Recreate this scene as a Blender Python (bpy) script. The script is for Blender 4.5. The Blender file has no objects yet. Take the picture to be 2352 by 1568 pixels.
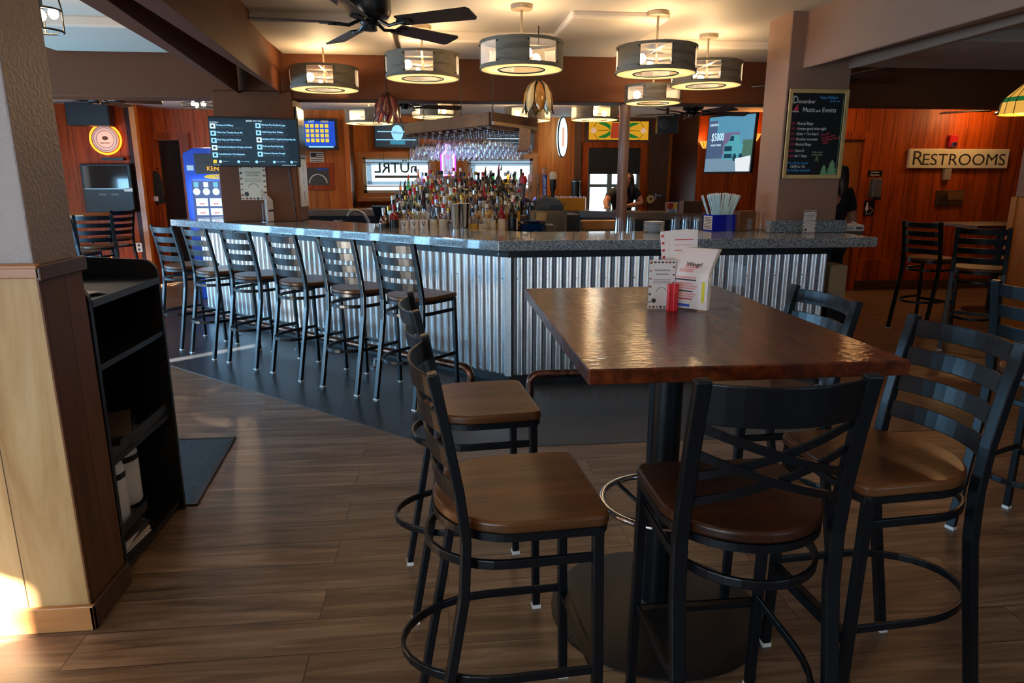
import bpy, bmesh, math, random
from mathutils import Vector as V, Matrix as M
random.seed(7)
PI = math.pi
S = bpy.context.scene
C = S.collection

# ------------------------------------------------------------------ camera, light, exposure
CAM_H, CAM_F, PITCH, YAW = 1.5, 1568.0, math.radians(13.4), math.radians(6.0)
cd = bpy.data.cameras.new('camera'); cam = bpy.data.objects.new('camera', cd); C.objects.link(cam)
cam.location = (0, 0, CAM_H); cam.rotation_euler = (PI/2 - PITCH, 0, -YAW)
cd.sensor_width = 36; cd.lens = 36*CAM_F/2352; cd.clip_start = .02
S.camera = cam
S.view_settings.view_transform = 'Standard'; S.view_settings.look = 'None'
S.view_settings.gamma = 1; S.view_settings.use_curve_mapping = False
S.view_settings.exposure = 0.0
S.cycles.transparent_max_bounces = 40
w = bpy.data.worlds.new('world'); S.world = w; w.use_nodes = True
w.node_tree.nodes['Background'].inputs[0].default_value = (.80, .92, 1, 1)
w.node_tree.nodes['Background'].inputs[1].default_value = 3.2

def lamp(name, kind, loc, energy, col, rot=(0, 0, 0), size=.1, sy=None):
    l = bpy.data.lights.new(name, kind); l.energy = energy; l.color = col
    if kind == 'AREA':
        l.size = size
        if sy: l.shape = 'RECTANGLE'; l.size_y = sy
    elif kind == 'POINT': l.shadow_soft_size = size
    elif kind == 'SUN': l.angle = math.radians(.6)
    o = bpy.data.objects.new(name, l); C.objects.link(o); o.location = loc; o.rotation_euler = rot
    return o
SUN_AZ = V((.77, .64, 0)).normalized(); SUN_EL = math.radians(20)
sd = V((SUN_AZ.x*math.cos(SUN_EL), SUN_AZ.y*math.cos(SUN_EL), -math.sin(SUN_EL)))
s_ = lamp('sun', 'SUN', (-20, -15, 10), 100, (1, .93, .82)); s_.rotation_euler = sd.to_track_quat('-Z', 'Y').to_euler()
COOL = (.29, .64, 1.0); WARM = (1.0, .66, .33)
# daylight coming in through the shaded street windows behind and left of the camera
lamp('daylight_rear', 'AREA', (-2.9, -2.38, 1.25), 135, (.58, .81, 1), (PI/2, 0, 0), 3.2, 1.3)
lamp('daylight_rear_east', 'AREA', (3.6, -2.38, 1.5), 9, COOL, (PI/2, 0, 0), 2.0, 1.3)
lamp('daylight_west', 'AREA', (-5.68, 5.6, .95), 265, COOL, (0, -PI/2, 0), 1.1, 3.6)
lamp('daylight_northwest', 'AREA', (-5.68, 9.0, 1.4), 4, (.9, .95, 1), (0, -PI/2, 0), .9, 1.2)
# unseen warm point lights added for ambient light, without fixtures
for x_, y_, e_ in ((-.6, -.9, 17), (1.6, .2, 3), (.1, 1.3, 8)): lamp('warm_fill', 'POINT', (x_, y_, 2.45), e_, WARM, size=.12)

# ------------------------------------------------------------------ picture ray helper (metric placement at a known depth)
FW = V((math.sin(YAW)*math.cos(PITCH), math.cos(YAW)*math.cos(PITCH), -math.sin(PITCH)))
RT = V((math.cos(YAW), -math.sin(YAW), 0)); UP = RT.cross(FW)
def pt(px, py, y=None, z=None, x=None):
    d = FW + RT*((px-1176)/CAM_F) - UP*((py-784)/CAM_F)
    t = y/d.y if y is not None else ((z-CAM_H)/d.z if z is not None else x/d.x)
    return V((0, 0, CAM_H)) + d*t

# ------------------------------------------------------------------ mesh builder
class MB:
    def __init__(s): s.v = []; s.f = []
    def add(s, vs, fs):
        o = len(s.v); s.v += [V(p) for p in vs]; s.f += [[i+o for i in f] for f in fs]; return s
    def box(s, x0, x1, y0, y1, z0, z1, m=None):
        vs = [V((x, y, z)) for z in (z0, z1) for y in (y0, y1) for x in (x0, x1)]
        if m: vs = [m @ p for p in vs]
        return s.add(vs, [(0, 2, 3, 1), (4, 5, 7, 6), (0, 1, 5, 4), (2, 6, 7, 3), (0, 4, 6, 2), (1, 3, 7, 5)])
    def prism(s, poly, z0, z1, m=None):
        n = len(poly)
        vs = [V((p[0], p[1], z)) for z in (z0, z1) for p in poly]
        if m: vs = [m @ p for p in vs]
        return s.add(vs, [tuple(range(n-1, -1, -1)), tuple(range(n, 2*n))] + [(i, (i+1) % n, n+(i+1) % n, n+i) for i in range(n)])
    def tube(s, pts, r, n=8, closed=False, caps=True):
        pts = [V(p) for p in pts]; rings = []; k = len(pts); prev = None
        for i, p in enumerate(pts):
            a = pts[i-1] if (i or closed) else p; b = pts[(i+1) % k] if (i < k-1 or closed) else p
            t = (b-a).normalized()
            if prev is None:
                u = t.cross(V((0, 0, 1)));
                if u.length < .1: u = t.cross(V((0, 1, 0)))
                u.normalize()
            else: u = (prev - t*prev.dot(t)).normalized()
            prev = u; w_ = t.cross(u); rr = r[i] if isinstance(r, (list, tuple)) else r
            rings.append([p + (u*math.cos(2*PI*j/n) + w_*math.sin(2*PI*j/n))*rr for j in range(n)])
        fs = []; m_ = k if closed else k-1
        for i in range(m_):
            i2 = (i+1) % k
            fs += [(i*n+j, i*n+(j+1) % n, i2*n+(j+1) % n, i2*n+j) for j in range(n)]
        if caps and not closed: fs += [tuple(range(n-1, -1, -1)), tuple(range((k-1)*n, k*n))]
        return s.add([p for r_ in rings for p in r_], fs)
    def sweep(s, pts, w_, h, up=(0, 0, 1), closed=False):
        """rectangular section: w_ across, h along 'up'"""
        pts = [V(p) for p in pts]; k = len(pts); up = V(up); vs = []
        for i, p in enumerate(pts):
            a = pts[i-1] if (i or closed) else p; b = pts[(i+1) % k] if (i < k-1 or closed) else p
            t = (b-a).normalized(); sd_ = t.cross(up).normalized(); u = sd_.cross(t).normalized()
            vs += [p+sd_*w_/2+u*h/2, p-sd_*w_/2+u*h/2, p-sd_*w_/2-u*h/2, p+sd_*w_/2-u*h/2]
        fs = []
        for i in range(k if closed else k-1):
            o, q = i*4, ((i+1) % k)*4
            fs += [(o+j, o+(j+1) % 4, q+(j+1) % 4, q+j) for j in range(4)]
        if not closed: fs += [(3, 2, 1, 0), tuple((k-1)*4+j for j in range(4))]
        return s.add(vs, fs)
    def lathe(s, prof, n=16, c=(0, 0, 0), m=None, ring=False, caps=True):
        if ring: prof = list(prof)+[prof[0]]; caps = False
        vs = [V((r*math.cos(2*PI*j/n)+c[0], r*math.sin(2*PI*j/n)+c[1], z+c[2])) for r, z in prof for j in range(n)]
        if m: vs = [m @ p for p in vs]
        fs = [(i*n+j, i*n+(j+1) % n, (i+1)*n+(j+1) % n, (i+1)*n+j) for i in range(len(prof)-1) for j in range(n)]
        if caps and prof[0][0] > 1e-6: fs.append(tuple(range(n-1, -1, -1)))
        if caps and prof[-1][0] > 1e-6: fs.append(tuple((len(prof)-1)*n+j for j in range(n)))
        return s.add(vs, fs)
    def ball(s, c, r, n=12, k=8, sc=(1, 1, 1)):
        pr = [(math.sin(PI*i/k)*r, -math.cos(PI*i/k)*r) for i in range(k+1)]
        m = M.Translation(V(c)) @ M.Diagonal((sc[0], sc[1], sc[2], 1))
        pr[0] = (1e-5, -r); pr[-1] = (1e-5, r)
        return s.lathe(pr, n, m=m)
    def build(s, name, mat, parent=None, smooth=False, bevel=0, loc=None, rot=None, segs=2):
        me = bpy.data.meshes.new(name); me.from_pydata([tuple(p) for p in s.v], [], s.f); me.materials.append(mat)
        if smooth:
            for p in me.polygons: p.use_smooth = True
            try: me.set_sharp_from_angle(angle=math.radians(40))
            except Exception: pass
        o = bpy.data.objects.new(name, me); C.objects.link(o)
        bm = bmesh.new(); bm.from_mesh(me); bmesh.ops.recalc_face_normals(bm, faces=bm.faces); bm.to_mesh(me); bm.free()
        if bevel:
            b = o.modifiers.new('bevel', 'BEVEL'); b.width = bevel; b.segments = segs; b.limit_method = 'ANGLE'; b.angle_limit = math.radians(40)
        if parent: o.parent = parent
        if loc is not None: o.location = loc
        if rot is not None: o.rotation_euler = rot
        return o

def thing(name, label, cat, loc=(0, 0, 0), rz=0, group=None, rot=None):
    o = bpy.data.objects.new(name, None); C.objects.link(o); o.location = loc
    o.rotation_euler = rot if rot else (0, 0, rz); o.empty_display_size = .05
    return tag(o, label, cat, group)
def tag(o, label, cat, group=None):
    o['label'] = label; o['category'] = cat
    if group: o['group'] = group
    return o
def struct(o): o['kind'] = 'structure'; return o
def dup(root, loc, rz=None, label=None, group=None, rot=None):
    r = root.copy(); C.objects.link(r); r.location = loc
    if rz is not None: r.rotation_euler = (0, 0, rz)
    if rot is not None: r.rotation_euler = rot
    if label: r['label'] = label
    if group: r['group'] = group
    for ch in list(root.children):
        c = ch.copy(); C.objects.link(c); c.parent = r
        for g in ch.children:
            d = g.copy(); C.objects.link(d); d.parent = c
    return r
def text(name, s, size, mat, parent=None, loc=(0, 0, 0), rot=(PI/2, 0, 0), ext=.0008, align='CENTER', sx=1, shear=0, spacing=1, bold=0, res=2):
    cu = bpy.data.curves.new(name, 'FONT'); cu.body = s; cu.size = size; cu.align_x = align; cu.align_y = 'CENTER'
    cu.extrude = ext; cu.offset = bold; cu.resolution_u = res; cu.shear = shear; cu.space_character = spacing
    t = bpy.data.objects.new(name+'_curve', cu); C.objects.link(t)
    me = bpy.data.meshes.new_from_object(t.evaluated_get(bpy.context.evaluated_depsgraph_get()))
    bpy.data.objects.remove(t); bpy.data.curves.remove(cu)
    me.materials.clear(); me.materials.append(mat)
    o = bpy.data.objects.new(name, me); C.objects.link(o); o.location = loc; o.rotation_euler = rot; o.scale = (sx, 1, 1)
    if parent: o.parent = parent
    return o

# ------------------------------------------------------------------ materials
def hx(r, g, b):
    f = lambda c: (c/255/12.92) if c/255 <= .04045 else ((c/255+.055)/1.055)**2.4
    return (f(r), f(g), f(b), 1)
def new(name):
    m = bpy.data.materials.new(name); m.use_nodes = True
    return m, m.node_tree.nodes, m.node_tree.links, m.node_tree.nodes['Principled BSDF']
def plain(name, col, rough=.5, metal=0, spec=.5, coat=0, alpha=None, trans=0, emit=None, es=0, bump=0, bscale=200):
    m, n, l, b = new(name)
    b.inputs['Base Color'].default_value = col; b.inputs['Roughness'].default_value = rough; b.inputs['Metallic'].default_value = metal
    b.inputs['Specular IOR Level'].default_value = spec; b.inputs['Coat Weight'].default_value = coat
    b.inputs['Transmission Weight'].default_value = trans
    if emit: b.inputs['Emission Color'].default_value = emit; b.inputs['Emission Strength'].default_value = es
    if bump:
        tc = n.new('ShaderNodeTexCoord'); t = n.new('ShaderNodeTexNoise'); t.inputs['Scale'].default_value = bscale; t.inputs['Detail'].default_value = 3
        bp = n.new('ShaderNodeBump'); bp.inputs['Strength'].default_value = bump; bp.inputs['Distance'].default_value = .004
        l.new(tc.outputs['Object'], t.inputs['Vector']); l.new(t.outputs['Fac'], bp.inputs['Height']); l.new(bp.outputs[0], b.inputs['Normal'])
    return m
def ramp(n, stops):
    r = n.new('ShaderNodeValToRGB'); e = r.color_ramp.elements
    while len(e) < len(stops): e.new(.5)
    for i, (p, c) in enumerate(stops): e[i].position = p; e[i].color = c
    return r
def wood(name, c1, c2, sc=(1.5, 22, 22), rough=.4, coat=0, bump=.15,  c3=None, groove=None, big=1.0, crough=.08, wet=0):
    """grain stretched along the axis with the smallest scale; groove = (axis, pitch) dark lines"""
    m, n, l, b = new(name)
    tc = n.new('ShaderNodeTexCoord'); mp = n.new('ShaderNodeMapping'); mp.inputs['Scale'].default_value = sc
    l.new(tc.outputs['Object'], mp.inputs[0])
    t = n.new('ShaderNodeTexNoise'); t.inputs['Scale'].default_value = big; t.inputs['Detail'].default_value = 8; t.inputs['Roughness'].default_value = .65; t.inputs['Distortion'].default_value = .6
    l.new(mp.outputs[0], t.inputs['Vector'])
    r = ramp(n, [(.3, c1), (.52, c2), (.75, c3 or c2)]); l.new(t.outputs['Fac'], r.inputs[0])
    out = r.outputs[0]
    if groove:
        ax, pitch, gw = groove
        sp = n.new('ShaderNodeSeparateXYZ'); l.new(tc.outputs['Object'], sp.inputs[0])
        md = n.new('ShaderNodeMath'); md.operation = 'PINGPONG'; md.inputs[1].default_value = pitch/2; l.new(sp.outputs[ax], md.inputs[0])
        lt = n.new('ShaderNodeMath'); lt.operation = 'LESS_THAN'; lt.inputs[1].default_value = gw; l.new(md.outputs[0], lt.inputs[0])
        mx = n.new('ShaderNodeMix'); mx.data_type = 'RGBA'; mx.inputs[7].default_value = (c1[0]*.25, c1[1]*.25, c1[2]*.25, 1)
        l.new(lt.outputs[0], mx.inputs[0]); l.new(out, mx.inputs[6]); out = mx.outputs[2]
        fl = n.new('ShaderNodeMath'); fl.operation = 'SNAP'; fl.inputs[1].default_value = pitch; l.new(sp.outputs[ax], fl.inputs[0])
        wn = n.new('ShaderNodeTexWhiteNoise'); wn.noise_dimensions = '1D'; l.new(fl.outputs[0], wn.inputs['W'])
        hs = n.new('ShaderNodeHueSaturation'); mr = n.new('ShaderNodeMapRange'); mr.inputs[3].default_value = .78; mr.inputs[4].default_value = 1.15
        l.new(wn.outputs['Value'], mr.inputs[0]); l.new(mr.outputs[0], hs.inputs['Value']); l.new(out, hs.inputs['Color']); out = hs.outputs[0]
    l.new(out, b.inputs['Base Color']); b.inputs['Roughness'].default_value = rough; b.inputs['Coat Weight'].default_value = coat; b.inputs['Coat Roughness'].default_value = crough
    if wet: b.inputs['Specular IOR Level'].default_value = .15
    if groove: b.inputs['Specular IOR Level'].default_value = .25
    bp = n.new('ShaderNodeBump'); bp.inputs['Strength'].default_value = bump; bp.inputs['Distance'].default_value = .003
    l.new(t.outputs['Fac'], bp.inputs['Height']); l.new(bp.outputs[0], b.inputs['Normal'])
    if wet:
        m2 = n.new('ShaderNodeMapping'); m2.inputs['Scale'].default_value = (28, 95, 1); m2.inputs['Rotation'].default_value = (0, 0, .35); l.new(tc.outputs['Object'], m2.inputs[0])
        t2 = n.new('ShaderNodeTexNoise'); t2.inputs['Scale'].default_value = 1; t2.inputs['Detail'].default_value = 4; l.new(m2.outputs[0], t2.inputs['Vector'])
        b2 = n.new('ShaderNodeBump'); b2.inputs['Strength'].default_value = .5; b2.inputs['Distance'].default_value = .0035; l.new(t2.outputs['Fac'], b2.inputs['Height']); l.new(b2.outputs[0], b.inputs['Coat Normal'])
    return m
def speckle(name, cols, scale, rough, coat=0, bump=0, metal=0):
    m, n, l, b = new(name)
    tc = n.new('ShaderNodeTexCoord'); t = n.new('ShaderNodeTexVoronoi'); t.inputs['Scale'].default_value = scale
    l.new(tc.outputs['Object'], t.inputs['Vector'])
    bw = n.new('ShaderNodeRGBToBW'); l.new(t.outputs['Color'], bw.inputs[0])
    r = ramp(n, cols); l.new(bw.outputs[0], r.inputs[0]); l.new(r.outputs[0], b.inputs['Base Color'])
    b.inputs['Roughness'].default_value = rough; b.inputs['Coat Weight'].default_value = coat; b.inputs['Coat Roughness'].default_value = .05; b.inputs['Metallic'].default_value = metal
    if bump:
        bp = n.new('ShaderNodeBump'); bp.inputs['Strength'].default_value = bump; bp.inputs['Distance'].default_value = .002
        l.new(bw.outputs[0], bp.inputs['Height']); l.new(bp.outputs[0], b.inputs['Normal'])
    return m
def emis(name, col, s):
    return plain(name, (0, 0, 0, 1), .3, spec=.2, emit=col, es=s)
def see(name, col, mix, rough=.04, metal=1, edge=.45):
    """clear pane or glassware: mostly straight-through with a glossy film"""
    m, n, l, b = new(name)
    tr = n.new('ShaderNodeBsdfTransparent'); tr.inputs[0].default_value = col
    b.inputs['Base Color'].default_value = (.9, .95, 1, 1); b.inputs['Roughness'].default_value = rough; b.inputs['Metallic'].default_value = metal
    lw = n.new('ShaderNodeLayerWeight'); lw.inputs[0].default_value = .18
    ad = n.new('ShaderNodeMath'); ad.operation = 'MULTIPLY_ADD'; ad.inputs[1].default_value = edge; ad.inputs[2].default_value = mix; ad.use_clamp = True
    l.new(lw.outputs['Facing'], ad.inputs[0])
    mx = n.new('ShaderNodeMixShader'); l.new(ad.outputs[0], mx.inputs[0]); l.new(tr.outputs[0], mx.inputs[1]); l.new(b.outputs[0], mx.inputs[2])
    l.new(mx.outputs[0], n['Material Output'].inputs[0])
    return m

K = {}
K['paint'] = plain('taupe textured paint', hx(146, 108, 88), .55, bump=.5, bscale=55)
K['paint_dk'] = plain('brown textured paint', hx(98, 56, 32), .6, spec=.2, bump=.5, bscale=55)
K['paint_col'] = plain('coarse taupe knockdown paint', hx(160, 146, 140), .45, bump=1.0, bscale=75)
K['ceil'] = plain('warm white ceiling', hx(205, 193, 178), .6, bump=.12, bscale=40)
K['panel'] = wood('honey wood panelling', hx(112, 39, 6), hx(158, 65, 11), (16, 16, 1.2), .45, 0, .1, hx(186, 88, 24), (0, .2, .003))
K['panel_y'] = wood('honey wood panelling side', hx(112, 39, 6), hx(158, 65, 11), (16, 16, 1.2), .45, 0, .1, hx(186, 88, 24), (1, .2, .003))
K['panel_lit'] = wood('lamp-bright wood panelling', hx(146, 78, 26), hx(186, 108, 44), (16, 16, 1.2), .45, 0, .1, hx(204, 130, 60), (0, .28, .002))  # lighter copy of the honey panelling, lamp brightness put into the colour
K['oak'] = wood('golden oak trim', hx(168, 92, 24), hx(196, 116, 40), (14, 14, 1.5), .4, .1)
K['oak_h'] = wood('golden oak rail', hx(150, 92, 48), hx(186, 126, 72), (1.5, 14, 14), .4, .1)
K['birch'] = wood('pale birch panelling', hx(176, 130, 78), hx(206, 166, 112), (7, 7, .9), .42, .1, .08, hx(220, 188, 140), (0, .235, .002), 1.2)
K['panel_shade'] = wood('shaded side panelling', hx(84, 52, 28), hx(112, 72, 42), (14, 14, 1), .45, 0, .08, None, (1, .13, .002))  # darker wood for the pillar's side face, its shade put into the colour
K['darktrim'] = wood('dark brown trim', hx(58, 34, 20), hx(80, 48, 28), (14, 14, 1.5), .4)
K['blk'] = plain('black powder coated steel', hx(11, 16, 21), .32, .0, spec=.4, bump=.1, bscale=400)
K['blkm'] = plain('matt black laminate', hx(10, 10, 11), .45)
K['blk_edge'] = plain('worn black edge', hx(44, 48, 54), .4)
K['blkp'] = plain('black plastic', hx(14, 15, 17), .35)
K['seat'] = wood('walnut stained seat', hx(62, 36, 18), hx(100, 62, 33), (14, 1.6, 14), .34, .25, .1, hx(116, 76, 42), (0, .082, .0005), 1.0, .25)
K['seat_dk'] = wood('dark walnut seat', hx(38, 20, 12), hx(64, 33, 19), (1.6, 14, 14), .34, .3, .08, hx(76, 42, 26), (0, .082, .0005), 1.0, .25)
K['table'] = wood('lacquered tabletop', hx(40, 13, 4), hx(88, 36, 10), (16, 1.6, 16), .42, .75, .2, hx(120, 58, 20), None, 1.6, .03, 1)
K['edge'] = wood('table edge', hx(84, 38, 14), hx(122, 60, 26), (6, 1.2, 6), .4, .2)
K['granite'] = speckle('grey granite laminate', [(.2, hx(40, 46, 52)), (.42, hx(98, 106, 112)), (.62, hx(140, 148, 152)), (.85, hx(196, 202, 204))], 260, .22, .7)
K['galv'] = speckle('galvanised steel', [(.1, hx(200, 205, 208)), (.5, hx(212, 216, 219)), (.9, hx(222, 226, 229))], 120, .3, 0, 0, 1)
K['copper'] = speckle('worn copper pipe', [(.2, hx(92, 58, 46)), (.6, hx(122, 82, 66)), (.9, hx(142, 104, 88))], 30, .3, 0, 0, .9)
K['chrome'] = plain('polished steel', hx(215, 216, 220), .12, 1)
K['steel'] = plain('brushed steel', hx(170, 172, 176), .28, 1)
K['drift'] = wood('grey driftwood veneer', hx(84, 76, 62), hx(118, 108, 90), (3, 3, 30), .6, 0, .1)
K['canopy'] = plain('beige fixture metal', hx(168, 150, 124), .4, .5)
K['bulb'] = emis('warm globe bulb', (1, .80, .52, 1), 26)
def _diff():
    m, n, l, b = new('fixture underside gauze'); tr = n.new('ShaderNodeBsdfTranslucent'); tr.inputs[0].default_value = hx(226, 204, 164)
    mx = n.new('ShaderNodeMixShader'); mx.inputs[0].default_value = .7; b.inputs['Base Color'].default_value = hx(205, 182, 140)
    l.new(b.outputs[0], mx.inputs[1]); l.new(tr.outputs[0], mx.inputs[2]); l.new(mx.outputs[0], n['Material Output'].inputs[0]); return m
K['diff'] = _diff()
K['mesh'] = see('wire mesh', (1, .96, .9, 1), .16, .5, 0)
K['vinyl'] = wood('black vinyl flooring', hx(32, 34, 36), hx(52, 54, 57), (5, 14, 5), .34, 0, .06)
K['white'] = plain('white plastic', hx(228, 226, 220), .4)
K['paper'] = plain('white paper', hx(226, 214, 210), .6)
K['paperk'] = plain('cream paper', hx(206, 186, 158), .7)
K['inkd'] = plain('dark print', hx(60, 48, 46), .7)
K['inkr'] = plain('red print', hx(196, 56, 60), .7)
K['inkb'] = plain('blue print', hx(40, 88, 196), .7)
K['inkpink'] = plain('pink print', hx(226, 150, 150), .7)
K['inkbr'] = plain('brown leaf print', hx(138, 70, 44), .7)
K['yellow'] = plain('yellow highlighter', hx(214, 206, 40), .6)
K['redp'] = plain('red plastic', hx(196, 22, 30), .3)
K['bluep'] = plain('royal blue plastic', hx(8, 32, 170), .25, coat=.4)
K['straw'] = plain('pale blue straw paper', hx(196, 226, 232), .6)
K['glass'] = see('clear glass', (.99, .995, .995, 1), .015, edge=.35)
K['stem'] = see('stemware glass', (.98, .98, .98, 1), .12)
K['acryl'] = see('clear acrylic', (.98, .985, .985, 1), .02, edge=.15)
K['pane'] = see('window pane', (.97, .99, 1, 1), .0)
K['sill'] = plain('white aluminium', hx(186, 196, 204), .35)
K['frost'] = emis('daylit frosted shade', (.62, .82, 1, 1), .9)
K['scr'] = emis('dark screen glow', (.012, .028, .045, 1), 1)
K['scr_w'] = emis('screen white', (.62, .84, 1, 1), 1.3)
K['scr_g'] = emis('screen small grey', (.26, .36, .46, 1), .5)
K['scr_b'] = emis('screen pale blue', (.30, .70, 1, 1), 1.2)
K['scr_y'] = emis('screen yellow', (1, .72, .08, 1), .9)
K['scr_off'] = plain('dark glass screen', hx(30, 28, 24), .08, coat=.5)
# ------------------------------------------------------------------ setting: floor, walls, ceilings, beams
def floor_mat():
    m, n, l, b = new('grey brown plank flooring')
    tc = n.new('ShaderNodeTexCoord'); br = n.new('ShaderNodeTexBrick'); l.new(tc.outputs['Object'], br.inputs['Vector'])
    br.inputs['Scale'].default_value = 1; br.inputs['Brick Width'].default_value = 1.22; br.inputs['Row Height'].default_value = .18
    br.inputs['Mortar Size'].default_value = .0016; br.inputs['Mortar Smooth'].default_value = .1; br.inputs['Bias'].default_value = 0; br.offset = .37
    br.inputs['Color1'].default_value = (0, 0, 0, 1); br.inputs['Color2'].default_value = (1, 1, 1, 1); br.inputs['Mortar'].default_value = (.5, .5, .5, 1)
    mp = n.new('ShaderNodeMapping'); mp.inputs['Scale'].default_value = (1.1, 13, 1); l.new(tc.outputs['Object'], mp.inputs[0])
    ad = n.new('ShaderNodeVectorMath'); ad.operation = 'ADD'; l.new(mp.outputs[0], ad.inputs[0])
    sc = n.new('ShaderNodeVectorMath'); sc.operation = 'SCALE'; sc.inputs['Scale'].default_value = 7; l.new(br.outputs['Color'], sc.inputs[0]); l.new(sc.outputs[0], ad.inputs[1])
    t = n.new('ShaderNodeTexNoise'); t.inputs['Scale'].default_value = 1.3; t.inputs['Detail'].default_value = 8; t.inputs['Roughness'].default_value = .62; t.inputs['Distortion'].default_value = 1.0
    l.new(ad.outputs[0], t.inputs['Vector'])
    r = ramp(n, [(.25, hx(70, 49, 35)), (.5, hx(120, 93, 71)), (.72, hx(160, 132, 106))]); l.new(t.outputs['Fac'], r.inputs[0])
    hs = n.new('ShaderNodeHueSaturation'); mr = n.new('ShaderNodeMapRange'); mr.inputs[3].default_value = .82; mr.inputs[4].default_value = 1.14
    l.new(br.outputs['Color'], mr.inputs[0]); l.new(mr.outputs[0], hs.inputs['Value']); l.new(r.outputs[0], hs.inputs['Color'])
    mx = n.new('ShaderNodeMix'); mx.data_type = 'RGBA'; mx.inputs[7].default_value = hx(40, 30, 25)
    l.new(br.outputs['Fac'], mx.inputs[0]); l.new(hs.outputs[0], mx.inputs[6]); l.new(mx.outputs[2], b.inputs['Base Color'])
    b.inputs['Roughness'].default_value = .36
    bp = n.new('ShaderNodeBump'); bp.inputs['Strength'].default_value = .12; bp.inputs['Distance'].default_value = .003; l.new(t.outputs['Fac'], bp.inputs['Height']); l.new(bp.outputs[0], b.inputs['Normal'])
    return m
struct(MB().box(-6, 9.2, -2.7, 12.2, -.1, 0).build('floor', floor_mat()))
# bar geometry: corner, direction of the left run, its outward normal
BC = V((.397, 4.652, 0)); BU = V((-3.2, 2.925, 0)).normalized(); BN = V((-BU.y, BU.x, 0)) if (-BU.y) < 0 else V((BU.y, -BU.x, 0))
def off2(d, right, left):
    """poly line of the bar at inward offset d: (left end, corner, right end)"""
    a0 = BC - BN*d
    t = (4.652 + d - a0.y)/BU.y
    cor = V((a0.x + BU.x*t, 4.652+d, 0))
    return [a0 + BU*left, cor, V((right, 4.652+d, 0))]
mo, mi = off2(-1.0, 3.6, 5.2), off2(.5, 3.6, 5.2)
struct(MB().prism([mo[0], mo[1], V((3.4, 3.652, 0)), V((3.4, 5.2, 0)), mi[1], mi[0]], 0, .003).build('floor_vinyl', K['vinyl']))

def wall(name, p0, p1, z0, z1, mat, holes=(), th=.12):
    """straight wall from p0 to p1, th thick on the left of the direction; holes (s0, s1, z0, z1)"""
    p0, p1 = V((p0[0], p0[1], 0)), V((p1[0], p1[1], 0)); L = (p1-p0).length
    ang = math.atan2(p1.y-p0.y, p1.x-p0.x); mb = MB()
    xs = sorted({0, L} | {h[0] for h in holes} | {h[1] for h in holes}); zs = sorted({z0, z1} | {h[2] for h in holes} | {h[3] for h in holes})
    inside = lambda x, z: any(h[0] < x < h[1] and h[2] < z < h[3] for h in holes)
    for a, b in zip(xs, xs[1:]):
        run = None
        for c, d in zip(zs, zs[1:]):
            if inside((a+b)/2, (c+d)/2):
                if run: mb.box(a, b, 0, th, run[0], run[1]); run = None
            else: run = (run[0], d) if run else (c, d)
        if run: mb.box(a, b, 0, th, run[0], run[1])
    return struct(mb.build(name, mat, loc=p0, rot=(0, 0, ang)))
WX, RY = -5.8, -2.5
wall('wall_left', (WX, RY-.2), (WX, 12), 0, 2.75, K['panel'], [(1.15, 2.05, 1.55, 2.3), (2.15, 3.7, .2, 1.4), (5.47, 5.71, .05, 2.0), (11.0, 12.2, .45, .98)])  # unseen openings shaped for the sun patches, one added for floor bounce
wall('wall_rear', (9, RY), (-6, RY), 0, 2.75, K['paint'])
wall('wall_right', (9, 9), (9, RY), 0, 2.75, K['panel'])
wall('wall_back_west', (-5.8, 10.4), (-4.29, 10.4), 0, 2.55, K['panel'])
wall('wall_back_jog', (-4.17, 10.4), (-4.17, 11.0), 0, 2.55, K['panel'])
wall('wall_back_hall', (-4.17, 11.0), (-1.48, 11.0), 0, 2.55, K['panel'], [(.02, .37, 0, 2.06)])
wall('wall_back_return', (-1.36, 11.0), (-1.36, 11.8), 0, 2.55, K['darktrim'])
struct(MB().box(-2.25, -1.36, 10.985, 11.0, 1.06, 2.5).build('panel_lit_sheet', K['panel_lit']))  # thin sheet added to carry the lamp-brightened wood tone
wall('wall_back', (-1.4, 11.8), (4.0, 11.8), 0, 2.55, K['panel_lit'], [(.17, 1.28, 1.27, 1.84), (1.9, 2.99, 1.3, 1.83), (3.93, 4.84, .1, 2.0), (3.9, 4.92, 2.12, 2.42)])
wall('wall_back_nook', (4.0, 11.8), (4.0, 10.6), 0, 2.55, K['panel_y'])
wall('wall_back_east', (4.12, 10.6), (5.14, 10.6), 0, 2.55, K['panel'])
wall('wall_restroom_return', (5.14, 10.72), (5.14, 8.85), 0, 2.55, K['panel_y'])
wall('wall_restroom', (5.26, 8.85), (9.1, 8.85), 0, 2.75, K['panel'], [(.01, .35, 0, 2.0)])
struct(MB().box(5.7, 9, 8.80, 8.849, 0, .13).build('baseboard_restroom', K['darktrim'], bevel=.006))
struct(MB().box(5.7, 9, 8.815, 8.849, .13, .42).build('trim_1', K['panel'], bevel=.004))
# ceilings
struct(MB().box(-6, 9.2, -2.7, 7.05, 2.70, 2.8).build('ceiling', K['ceil']))
struct(MB().box(-6, 9.2, 7.25, 12.2, 2.5, 2.6).build('ceiling_back', plain('pale back ceiling', hx(214, 208, 204), .6)))
# shallow dropped ceiling panels
for i, (x0, x1, y0, y1, z) in enumerate([(-1.42, -.35, 5.6, 6.98, 2.63), (-.30, 1.05, 6.15, 6.98, 2.61), (1.0, 1.75, 5.35, 6.98, 2.65), (2.0, 3.3, 6.3, 6.98, 2.63), (-3.4, -2.0, 5.9, 6.98, 2.62), (3.4, 6.6, 5.6, 6.98, 2.60), (-1.0, 0.1, 2.6, 4.3, 2.675)]):
    struct(MB().box(x0, x1, y0, y1, z, 2.71).build('ceiling_panel', K['ceil'], bevel=.02))
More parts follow.
